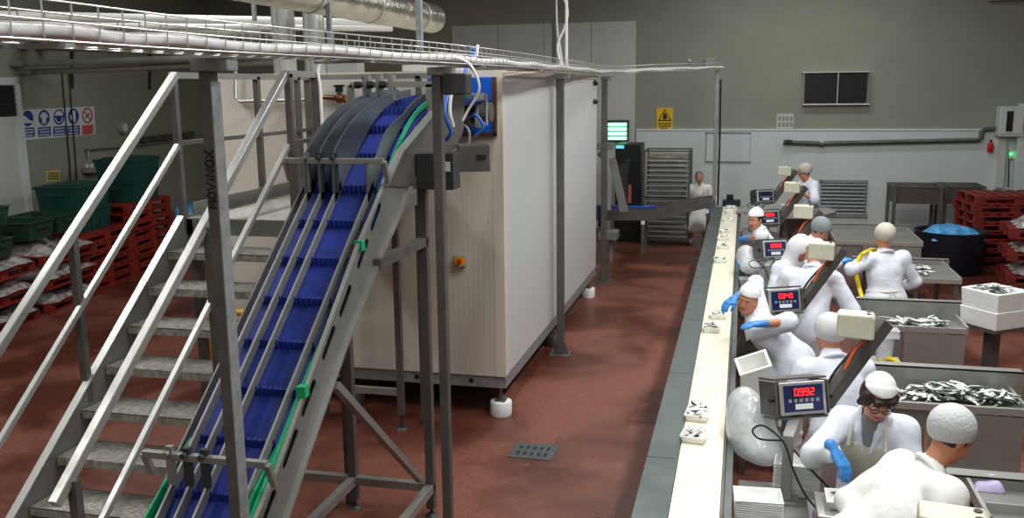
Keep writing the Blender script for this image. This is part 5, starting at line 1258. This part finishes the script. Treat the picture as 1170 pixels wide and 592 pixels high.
def hand_sdf(S, w, d, n, side, curl=.5, s=1., k=.008, grow=0.):
    """five-fingered hand: wrist w, direction d, palm facing n, side = +1 / -1 puts the thumb"""
    d = nv(d); n = nv(np.array(n, float) - d * (np.array(n, float) @ d)); t = np.cross(d, n) * side; g = grow
    P = lambda a, b, c: w + (d * a + t * b + n * c) * s
    for i, (off, L, r) in enumerate(((.031, .068, .0092), (.0105, .078, .0096), (-.0105, .073, .0093), (-.03, .056, .0082))):
        kb = P(.088 - .006 * abs(i - 1), off, 0); S.cap(P(.012, off * .62, 0), kb, .0155 * s + g, .0125 * s + g, k * 2)
        a = 0; q = kb; u = .06 * (1.5 - i)
        for seg, (fr, ca) in enumerate(((.46, .75), (.3, .9), (.24, .6))):
            a += ca * curl; v = nv(d * math.cos(a) + n * math.sin(a) + t * u * (1 if seg == 0 else .6)); e = q + v * L * fr * s * 1.02
            S.cap(q, e, (r - .0004 * seg) * s + g, (r - .0004 * (seg + 1) - .0004) * s + g, k * .6); q = e
    b0 = P(.022, .022, .004); b1 = P(.05, .05, .014); b2 = P(.078, .058, .026 + .012 * curl); b3 = P(.102, .055, .036 + .022 * curl)
    S.cap(b0, b1, .0155 * s + g, .012 * s + g, k * 1.5).cap(b1, b2, .0115 * s + g, .0098 * s + g, k).cap(b2, b3, .0096 * s + g, .0078 * s + g, k)
def person(label, head, face, lean=10, side=0, hz=None, hp=20, hroll=0, hl=None, hr=None, s=1., coat='coat', sleeve='long', hat=None, hatm='cap_white', hair=None, skin='skin', apron=False, h=.012, hf=.007, female=False,
           glasses=False, feet=None, seed=1, gl=(.5, .5), cm='cloth_white', palm=None, pole=None, drop=.0, bulk=1., look=False, hdir=(None, None), cuff=None, tie=False, twist=0, collar=None):
    r_ = math.radians; fa = r_(face); f0 = np.array([math.cos(fa), math.sin(fa), 0]); l0 = np.array([-math.sin(fa), math.cos(fa), 0]); Z = np.array([0, 0, 1.])
    u = nv(Z * math.cos(r_(lean)) * math.cos(r_(side)) + f0 * math.sin(r_(lean)) + l0 * math.sin(r_(side))); f = nv(f0 - u * (f0 @ u)); l = np.cross(u, f)
    ha = r_(face if hz is None else hz); p = r_(hp); hf_ = np.array([math.cos(ha) * math.cos(p), math.sin(ha) * math.cos(p), -math.sin(p)]); hl_ = np.array([-math.sin(ha), math.cos(ha), 0]); hu = np.cross(hf_, hl_)
    q = r_(hroll); hl_, hu = hl_ * math.cos(q) + hu * math.sin(q), hu * math.cos(q) - hl_ * math.sin(q)
    hc = np.array(head, float); up = nv(u + hu * .8)
    nb = hc - hu * .06 * s - up * .115 * s - nv(hf_) * .015 * s - Z * drop                      # neck base
    pel = nb - u * .50 * s; chest = nb - u * .20 * s; waist = nb - u * .36 * s
    ct_, st_ = math.cos(r_(twist)), math.sin(r_(twist)); lt = l * ct_ - f * st_
    sh = [nb - u * .055 * s + lt * sg * (.165 if female else .185) * s for sg in (1, -1)]
    hip = [pel - u * .02 * s + l0 * sg * .09 * s for sg in (1, -1)]
    if feet is None: feet = [np.array([pel[0], pel[1], 0]) + l0 * sg * .13 * s - f0 * .03 for sg in (1, -1)]
    ank = [np.array([a[0], a[1], .09]) for a in feet]
    knee = []
    for i in range(2): kn, an = ik(hip[i], ank[i], .43 * s, .42 * s, f0 + l0 * (.2 if i == 0 else -.2)); knee.append(kn)
    LA, LF = .29 * s, .255 * s; el = []; wr = []; hd = []
    for i, tg in enumerate((hl, hr)):
        sg = 1 if i == 0 else -1
        if tg is None: tg = sh[i] - Z * .36 * s + f0 * .2 * s + l * sg * .05
        pl = (-Z * .8 - f0 * .5 + l * sg * .9) if (pole is None or pole[i] is None) else np.array(pole[i], float)
        tg = np.array(tg, float); d = nv(tg - sh[i])
        e, w = ik(sh[i], tg - nv(tg - (sh[i] + tg) / 2 + 0) * .0, LA, LF, pl); el.append(e); wr.append(w); hd.append(nv(w - e) if hdir[i] is None else nv(hdir[i]))
    H_ = (hf_, hl_, hu)
    def hp_(x, y, z): return hc + (hf_ * x + hl_ * y + hu * z) * s
    # ---- body
    B = SDF()
    B.ell(pel + u * .03 * s, (.115 * s, .165 * s, .13 * s), (f, l, u), .05).ell(waist, (.105 * s, .145 * s, .13 * s), (f, l, u), .06).ell(chest, (.112 * s, .165 * s, .18 * s), (f, lt, u), .06)
    B.cap(sh[0], sh[1], .062 * s, .062 * s, .06); B.cap(nb - u * .05 * s, hc - hu * .05 * s - hf_ * .012 * s, .06 * s, .052 * s, .03)
    for i in range(2):
        B.cap(sh[i], el[i], .05 * s, .038 * s, .03).cap(el[i], wr[i], .039 * s, .026 * s, .02)
        B.cap(hip[i], knee[i], .085 * s, .057 * s, .05).cap(knee[i], ank[i], .056 * s, .037 * s, .03)
        nrm = (palm[i] if palm and palm[i] is not None else -Z)
        B.cap(wr[i], wr[i] + hd[i] * .05 * s, .024 * s, .02 * s, .015)
        hand_sdf(B, wr[i], hd[i], nrm, -1 if i == 0 else 1, gl[i], s, .006, -.001)
        toe = ank[i] + f0 * .14 * s; toe[2] = .035; B.cap(ank[i] - Z * .04, toe, .042 * s, .034 * s, .03)
    B.ell(hp_(-.012, 0, .02), (.096 * s, .075 * s, .098 * s), H_, .02).ell(hp_(.03, 0, -.045), (.062 * s, .056 * s, .07 * s), H_, .04).ell(hp_(.058, 0, -.088), (.024 * s, .026 * s, .018 * s), H_, .025)
    for sg in (1, -1):
        B.ell(hp_(-.005, sg * .076, -.012), (.02 * s, .009 * s, .032 * s), H_, .008)
        B.ell(hp_(.06, sg * .036, -.036), (.022 * s, .022 * s, .02 * s), H_, .02); B.ell(hp_(.076, sg * .03, .022), (.012 * s, .026 * s, .008 * s), H_, .014)
    B.cap(hp_(.084, 0, .006), hp_(.104, 0, -.026), .008 * s, .0125 * s, .012).ell(hp_(.094, .011, -.03), (.01 * s, .009 * s, .007 * s), H_, .006).ell(hp_(.094, -.011, -.03), (.01 * s, .009 * s, .007 * s), H_, .006)
    for sg in (1, -1): B.sub('e', hp_(.089, sg * .031, .003), (.014 * s, .018 * s, .010 * s), np.array(H_), k=.01)
    root = B.build('person', skin, None, h=hf if look else h)
    root['label'] = label; root['category'] = 'person'
    if look:
        for sg in (1, -1):
            e = MB().ball(hp_(.0735, sg * .031, .003), .0125 * s, 12).build('eye', 'eye_white', root, smooth=True)
            MB().ball(hp_(.0832, sg * .031, .001), .0055 * s, 10).build('iris', 'iris', e, smooth=True)
            MB().tube([hp_(.089, sg * .014, .021), hp_(.09, sg * .03, .027), hp_(.078, sg * .05, .021)], .0042 * s, 6).build('eyebrow', 'hair_dark' if hair is None else hair, root, smooth=True)
        SDF().ell(hp_(.086, 0, -.057), (.01 * s, .025 * s, .006 * s), H_, .004).ell(hp_(.085, 0, -.066), (.01 * s, .02 * s, .007 * s), H_, .004).build('lips', 'lips', root, h=.003)
    # ---- coat, trousers, boots, gloves
    g = .019 * bulk * s
    K = SDF()
    K.ell(chest, (.112 * s + g, .165 * s + g, .18 * s + g), (f, lt, u), .06).ell(waist, (.11 * s + g, .15 * s + g, .14 * s + g), (f, l, u), .06).ell(pel + u * .03 * s, (.125 * s + g, .17 * s + g, .15 * s + g), (f, l, u), .06)
    K.cap(sh[0], sh[1], .056 * s + g * .8, None, .05)
    hem = .62 * s if coat == 'coat' else .15 * s
    for i in range(2):
        a = hip[i]; b_ = hip[i] + nv(knee[i] - hip[i]) * min(.40 * s, hem); K.cap(a, b_, .1 * s + g * .8, .095 * s + g * .8, .09)
        K.cap(sh[i], el[i], .058 * s + g * .7, .048 * s + g * .6, .05)
        if sleeve == 'long': K.cap(el[i], el[i] + (wr[i] - el[i]) * .88, .05 * s + g * .55, .036 * s + g * .5, .03)
        else: K.cap(el[i], el[i] + (wr[i] - el[i]) * (.08 if sleeve == 'short' else .35), .052 * s + g * .5, .046 * s + g * .5, .03)
    km = (knee[0] + knee[1]) / 2; kt = pel + nv(km - pel) * .34 * s
    K.cap(pel - u * .02 * s, kt, .135 * s + g, .165 * s + g, .08)
    K.cap(nb - u * .06 * s, nb + up * .045 * s, .075 * s + g * .4, .064 * s, .04)
    K.sub('c', nb + up * .02 * s + f * .01 * s, hc, .062 * s, .07 * s)
    K.sub('c', nb - u * .1 * s + f * .12 * s, nb + up * .06 * s + f * .05 * s, .02 * s, .05 * s)
    coat_ = K.build('lab_coat', cm, root, h=h * .9, wrinkle=.014, seed=seed)
    tl = 24; RG = MB()
    RG.tube([V(nb + up * .012 * s + (f * math.cos(q_) * .082 + l * math.sin(q_) * .083) * s + up * (.028 * s * -math.cos(q_))) for q_ in np.linspace(.5, 2 * math.pi - .5, tl)], [.008 * s + .008 * s * math.sin(math.pi * i_ / (tl - 1)) for i_ in range(tl)], 8)
    RG.build('collar_band', cm, root, smooth=True)
    if tie:
        wr_r = [(.112 * s + g + .017), (.152 * s + g + .017)]; wc_ = waist - u * .02 * s
        TB = MB(); TB.tube([V(wc_ + f * math.cos(q_) * wr_r[0] + l * math.sin(q_) * wr_r[1]) for q_ in np.linspace(0, 2 * math.pi, 33)], .011 * s, 6)
        for sg in (1, -1): TB.tube([V(wc_ - f * wr_r[0] + l * sg * .01), V(wc_ - f * (wr_r[0] + .02) + l * sg * .05 - u * .09), V(wc_ - f * (wr_r[0] + .012) + l * sg * .06 - u * .2)], .009 * s, 6)
        TB.build('apron_tie', 'apron_vinyl', root, smooth=True)
    if collar:
        SDF().cap(nb - u * .1 * s + f * .085 * s, nb + up * .02 * s + f * .03 * s, .045 * s, .055 * s, .02).build('shirt', collar, root, h=.01)
        C = SDF()
        for sg in (1, -1): C.cap(nb + up * .03 * s + l * sg * .06 * s, nb - u * .03 * s + f * .09 * s + l * sg * .055 * s, .018 * s, .022 * s, .01).cap(nb - u * .03 * s + f * .09 * s + l * sg * .055 * s, nb - u * .14 * s + f * .135 * s + l * sg * .02 * s, .022 * s, .01 * s, .01)
        C.build('coat_collar', cm, root, h=.008)
    if apron:
        A = SDF(); ops = [o for o in K.ops if o[0] != 's']
        ga = .014
        for o in ops[:4] + [o for o in ops[4:] if False]:
            if o[0] == 'e': A.ell(o[1], o[2] + ga, o[3], o[4])
        for i in range(2):
            a = hip[i]; b_ = hip[i] + nv(knee[i] - hip[i]) * .42 * s; A.cap(a, b_, .1 * s + g * .8 + ga, .1 * s + g * .8 + ga, .09)
        A.cut(chest + u * .1 * s, u).cut(chest - f * .0 + f * .03 * s, -f)
        A.cut(chest + lt * .14 * s, lt).cut(chest - lt * .14 * s, -lt)
        ap = A.build('apron', 'apron_vinyl', root, h=h * .9, wrinkle=.003, seed=seed + 5)
        SP = MB()
        for sg in (1, -1): SP.tube([V(chest + u * .09 * s + f * .135 * s + lt * sg * .10 * s), V(nb + f * .075 * s + lt * sg * .09 * s - u * .02 * s), V(nb + lt * sg * .075 * s + u * .02 * s - f * .06 * s)], .012, 6)
        SP.build('apron_strap', 'apron_vinyl', root, smooth=True)
    T = SDF()
    for i in range(2): T.cap(hip[i], knee[i], .1 * s, .075 * s, .05).cap(knee[i], ank[i] + Z * .05, .073 * s, .06 * s, .03)
    T.build('trousers', cm, root, h=h * 1.3, wrinkle=.004, seed=seed)
    for i in range(2):
        toe = ank[i] + f0 * .14 * s; toe[2] = .045
        SDF().cap(ank[i] + Z * .2 * s, ank[i] - Z * .035, .056 * s, .054 * s, .02).cap(ank[i] - Z * .04, toe, .05 * s, .044 * s, .03).cut((0, 0, .004), (0, 0, -1)).build('boot', 'boot_white', root, h=h)
        nrm = (palm[i] if palm and palm[i] is not None else -Z)
        Gv = SDF(); hand_sdf(Gv, wr[i], hd[i], nrm, -1 if i == 0 else 1, gl[i], s, .008, .0042); Gv.cap(wr[i] - hd[i] * .045 * s, wr[i] + hd[i] * .02, .033 * s, .028 * s, .012)
        Gv.build('glove', 'glove_blue', root, h=.0045 if look else .006)
        if cuff == i: MB().tube([V(wr[i] - nv(wr[i] - el[i]) * .06), V(wr[i] - nv(wr[i] - el[i]) * .035)], .043 * s, 16).build('cuff', 'rubber', root, smooth=True)
    # ---- headgear and hair
    if hat == 'toque':       # flat-topped cloth cap with a band, worn level on the head
        c = SDF().ell(hp_(-.012, 0, .028), (.107 * s, .088 * s, .1 * s), H_, .02).cap(hp_(-.025, 0, .06), hp_(-.035, 0, .07), .085 * s, .075 * s, .03).cut(hp_(.05, 0, .08 if female else .056), -hu + hf_ * .12).build('cap', hatm, root, h=.007, wrinkle=.0025, seed=seed)
    if hat == 'net':
        SDF().ell(hp_(-.03, 0, .045), (.115 * s, .102 * s, .108 * s), H_, .02).cut(hp_(.0, 0, .0), nv(-hu * .8 + hf_ * .42)).build('hair_net', hatm, root, h=.008, wrinkle=.004, seed=seed)
    if hat == 'hood':
        SDF().ell(hp_(-.03, 0, .02), (.115 * s, .098 * s, .125 * s), H_, .03).cap(hp_(-.03, 0, -.03), nb + f * .0, .1 * s, .11 * s, .05).sub('c', hp_(.07, 0, -.02), hp_(.14, 0, -.03), .068 * s, .085 * s).build('hood', hatm, root, h=.009, wrinkle=.003, seed=seed)
    if hair:
        if hat == 'toque' and female:
            Hh = SDF().ell(hp_(-.022, 0, .005), (.108 * s, .092 * s, .108 * s), H_, .02)
            for sg in (1, -1): Hh.cap(hp_(.03, sg * .072, .05), hp_(.012, sg * .088, -.03), .022 * s, .02 * s, .02)
            Hh.cap(hp_(.07, .055, .05), hp_(.082, -.03, .045), .016 * s, .018 * s, .02)
            Hh.cut(hp_(.0, 0, .09), hu).sub('e', hp_(.07, 0, -.035), (.075 * s, .064 * s, .075 * s), np.array(H_), k=.01).build('hair', hair, root, h=.006, wrinkle=.003, seed=seed)
        elif hat is None: 
            SDF().ell(hp_(-.02, 0, .025), (.1 * s, .082 * s, .1 * s), H_, .02).cut(hp_(-.01, 0, .01), nv(-hu * .55 + hf_ * .83)).build('hair', hair, root, h=.008)
        else:
            SDF().ell(hp_(-.016, 0, .018), (.101 * s, .081 * s, .098 * s), H_, .02).cut(hp_(.0, 0, -.045), -hu).cut(hp_(.035, 0, 0), hf_).build('hair', hair, root, h=.008)
    if glasses:
        G = MB()
        for sg in (1, -1):
            c = V(hp_(.098, sg * .031, -.002)); G.tube([c + V(hl_) * (.021 * s * math.cos(a)) + V(hu) * (.016 * s * math.sin(a)) for a in np.linspace(0, 2 * math.pi, 17)], .0022, 6)
            G.tube([V(hp_(.096, sg * .052, .004)), V(hp_(.06, sg * .076, .006)), V(hp_(-.01, sg * .081, .004))], .0022, 6)
        G.tube([V(hp_(.099, .01, 0)), V(hp_(.101, 0, .002)), V(hp_(.099, -.01, 0))], .002, 6).build('glasses', 'rubber', root, smooth=True)
    if seed == 1:      # pen pocket mark on the coat of the woman in glasses
        p0 = chest + u * .0 * s + l * .12 * s + f * .135 * s; MB().obox(V(p0), (V(l), V(f), V(u)), (.028, .008, .007)).build('pocket_edge', 'sign_blue', root)
    print('PERSON', label[:36], 'pelvis', np.round(pel, 2), 'reach', [round(float(np.linalg.norm(np.array(t) - wr[i])), 2) for i, t in enumerate((hl, hr)) if t is not None])
    return root
def A3(px, py, Y): p = ony(px, py, Y); return np.array([p.x, p.y, p.z])
person('woman in glasses and white cap with short brown hair, sorting fish in white apron', A3(1003, 455, 5.2), -112, lean=24, hz=-84, hp=30, hroll=-6, hl=A3(1005, 556, 4.98), hr=A3(954, 517, 4.98), hdir=(None, A3(974, 552, 4.9) - A3(951, 516, 4.98)), cuff=1, s=1.0, hat='toque', hair='hair_brown', apron=True, female=True, glasses=True, look=True, h=.009, seed=1, collar='shirt_grey', gl=(.7, .45))
person('worker seen from behind in a white hair net, bent over at the bottom edge', A3(1088, 500, 4.55), 22, lean=40, drop=.03, hz=25, hp=30, side=2, hl=A3(1020, 612, 4.45), hr=A3(1085, 660, 4.3), pole=((-1, .3, -.2), None), s=1.0, hat='net', hatm='hairnet_white', cm='cloth_back', skin='skin_tan', hair='hair_dark', h=.009, seed=2, bulk=1.1)
person('worker with back turned in a small white cap, mostly behind the cream box', A3(947, 383, 6.4), 110, lean=22, hz=120, hp=15, s=1.0, hat='net', hatm='hairnet_white', skin='skin', tie=True, h=.011, seed=3, bulk=1.2)
person('worker bent forward in bluish white coat, head hidden behind a cream box', A3(932, 292, 8.95), 75, lean=28, side=0, hz=75, hp=40, s=1.06, hat='toque', tie=True, h=.012, seed=4, bulk=1.4)
person('man in white cap leaning over the white belt with both blue gloves reaching out', A3(855, 342, 7.8), 172, lean=44, side=6, hz=-114, hp=10, hroll=-14, hr=A3(839, 341, 8.05), hl=A3(869, 370, 7.5), palm=(None, None), pole=((.9, -.5, .5), (.8, .5, .3)), s=1.0, sleeve='short', hat='toque', skin='skin_tan', apron=True, look=True, h=.01, seed=5, gl=(.3, .4))
person('worker in a white hood with bowed head in the middle of the row', A3(915, 285, 9.6), -35, lean=12, hz=-40, hp=40, s=1.0, hat='hood', skin='skin_tan', apron=True, h=.012, seed=6)
person('worker in a grey hair net facing right beside the far trough', A3(938, 264, 10.7), -15, lean=18, hz=-15, hp=35, hl=A3(957, 296, 10.9), hr=A3(960, 300, 10.5), s=1.0, hat='net', hatm='hairnet_grey', skin='skin_tan', hair='hair_dark', h=.013, seed=7)
person('far worker in a white cap reaching a blue glove onto the belt', A3(863, 251, 11.5), 178, lean=26, side=4, hz=-128, hp=8, hl=A3(853, 272, 11.25), pole=((.9, -.5, .1), None), s=1.0, sleeve='short', hat='toque', skin='skin_tan', hair='hair_dark', h=.013, hf=.01, look=True, seed=8)
person('woman standing in white at the far round table with glasses and a hair net', A3(919, 197, 17.3), -150, lean=5, hz=-165, hp=22, hr=A3(912, 217, 16.85), hl=A3(914, 220, 16.95), s=1.08, bulk=1.7, sleeve='short', hat='net', hatm='hairnet_beige', skin='skin_tan', hair='hair_dark', glasses=True, h=.014, seed=9, female=True)
person('far man in a white apron standing behind the rising transfer conveyor', A3(799, 203, 18.6), -85, lean=4, hz=-80, hp=10, s=.98, sleeve='half', bulk=.8, skin='skin', hair='hair_grey', apron=True, h=.014, hf=.012, look=True, seed=10, cm='cloth_back')
person('worker seen from behind in a beige hair net, holding the yellow hose', A3(1010, 271, 10.1), 108, lean=8, hz=110, hp=8, hl=A3(984, 303, 10.0), s=1.0, sleeve='half', hat='net', hatm='hairnet_beige', skin='skin_tan', tie=True, h=.012, seed=11, pole=((-.9, -.6, -.6), None))
# ------------------------------------------------------------------ bags and the work tray
def blob(pts, m, label, cat, h=.014, wr_=.012, seed=3, name='plastic_bag'):
    S = SDF()
    for c, r in pts: S.ell(c, r if not np.isscalar(r) else (r, r, r), None, .08)
    o = S.build(name, m, None, h=h, wrinkle=wr_, seed=seed); return tag(o, label, cat)
blob([(A3(858, 488, 5.75), (.15, .17, .2)), (A3(850, 466, 5.9), (.1, .12, .13)), (A3(872, 512, 5.6), (.13, .14, .1))], 'bag_white', 'big translucent white plastic bag bulging between the belt and the lit indicator', 'bag')
blob([(A3(852, 293, 11.0), (.11, .14, .12)), (A3(858, 304, 10.8), (.12, .14, .09))], 'bag_white', 'translucent white plastic bag below the far reaching worker', 'bag', seed=6)
cw = A3(865, 428, 6.3)
wc = thing('white_container', tuple(cw - np.array([0, 0, .13])), 'white plastic container tipped against the bracket of the nearest lit indicator', 'container')
ax_ = [V(nv((.9, .1, .3))), None, V(nv((-.3, -.35, .9)))]; ax_[1] = ax_[2].cross(ax_[0]).normalized(); ax_[0] = ax_[1].cross(ax_[2])
tm = MB().tray((0, 0, -.12), .21, .19, .23, .012, .02, 0, .006); tm.v = [V(cw) + ax_[0] * p.x + ax_[1] * p.y + ax_[2] * p.z for p in tm.v]; tm.build('container_body', 'tray_white', wc, bev=.02)
p = onz(972, 566, 1.0)
sc_ = thing('bench_scale', (p.x, p.y, 0), 'steel pedestal scale under the tray the woman in glasses fills', 'scale')
MB().bb((p.x - .16, p.y - .14, .84), (p.x + .16, p.y + .14, .9)).bb((p.x - .05, p.y - .05, .03), (p.x + .05, p.y + .05, .84)).bb((p.x - .15, p.y - .13, 0), (p.x + .15, p.y + .13, .03)).build('scale_body', 'plate_steel', sc_, bev=.006); MB().bb((p.x - .17, p.y - .15, .905), (p.x + .17, p.y + .15, .94)).build('scale_plate', 'bright_steel', sc_, bev=.006)
wt = punnet_mesh(.24, .17, .05).build('foam_tray', 'tray_white', origin=(0, 0, 0), bev=.003); wt.location = (p.x, p.y, .942); tag(wt, 'white foam tray of fish being filled by the woman in glasses', 'tray')
lay_fish(6, lambda r, k: (p.x + r.uniform(-.01, .02), p.y - .05 + .02 * k, .1 + r.uniform(-.2, .2)), .95, 'small silver fish in the tray under the hand of the woman in glasses', 'fish in the work tray', 12)
# ------------------------------------------------------------------ camera and light
cam = bpy.data.cameras.new('camera'); co = bpy.data.objects.new('camera', cam); COL.objects.link(co); SC.camera = co
cam.sensor_fit = 'HORIZONTAL'; cam.sensor_width = 36; cam.lens = 36 * FPX / 1170; cam.clip_start = .05
R = Matrix([[ROT[i][0], -ROT[i][1], -ROT[i][2]] for i in range(3)]).to_4x4(); R.translation = V((0, 0, H)); co.matrix_world = R
def area(name, loc, sx, sy, e, col=(.98, 1, .98), rot=None):
    l = bpy.data.lights.new(name, 'AREA'); l.shape = 'RECTANGLE'; l.size = sx; l.size_y = sy; l.energy = e; l.color = col
    o = bpy.data.objects.new(name, l); COL.objects.link(o); o.location = loc
    if rot: o.rotation_euler = rot
    return o
for i, (x, y, sx, sy, e) in enumerate(((1.4, 4.6, .4, 3.0, 175), (1.4, 9.0, .4, 3.0, 190), (1.2, 13.6, .4, 3.0, 140), (-1.2, 5.5, .4, 3.0, 110), (-1.2, 12, .4, 3.0, 80), (-6.5, 6., .5, 3.0, 150), (-6.2, 2.2, .5, 2.0, 55), (-6.5, 12., .5, 3.0, 120), (5.5, 8, .5, 4, 60), (1, 18, 4, .5, 75), (1.6, .4, .5, 2.0, 60))):  # ceiling rows plus two added unseen fills, for the cabin front and the cables
    area('ceiling_and_fill_lamp', (x, y, ZC - .15), sx, sy, e)
area('ceiling_and_fill_lamp', (-1.5, -1.5, ZC - .3), 2.5, .5, 160)
w = bpy.data.worlds.new('world'); SC.world = w; w.use_nodes = True; w.node_tree.nodes['Background'].inputs[0].default_value = (.6, .65, .7, 1); w.node_tree.nodes['Background'].inputs[1].default_value = .05
SC.view_settings.view_transform = 'Standard'; SC.view_settings.look = 'None'; SC.view_settings.exposure = 0.0; SC.view_settings.gamma = 1; SC.view_settings.use_curve_mapping = False
SC.cycles.max_bounces = 7; SC.cycles.transparent_max_bounces = 12
SC.cycles.caustics_reflective = False; SC.cycles.caustics_refractive = False
SC.cycles.use_denoising = True
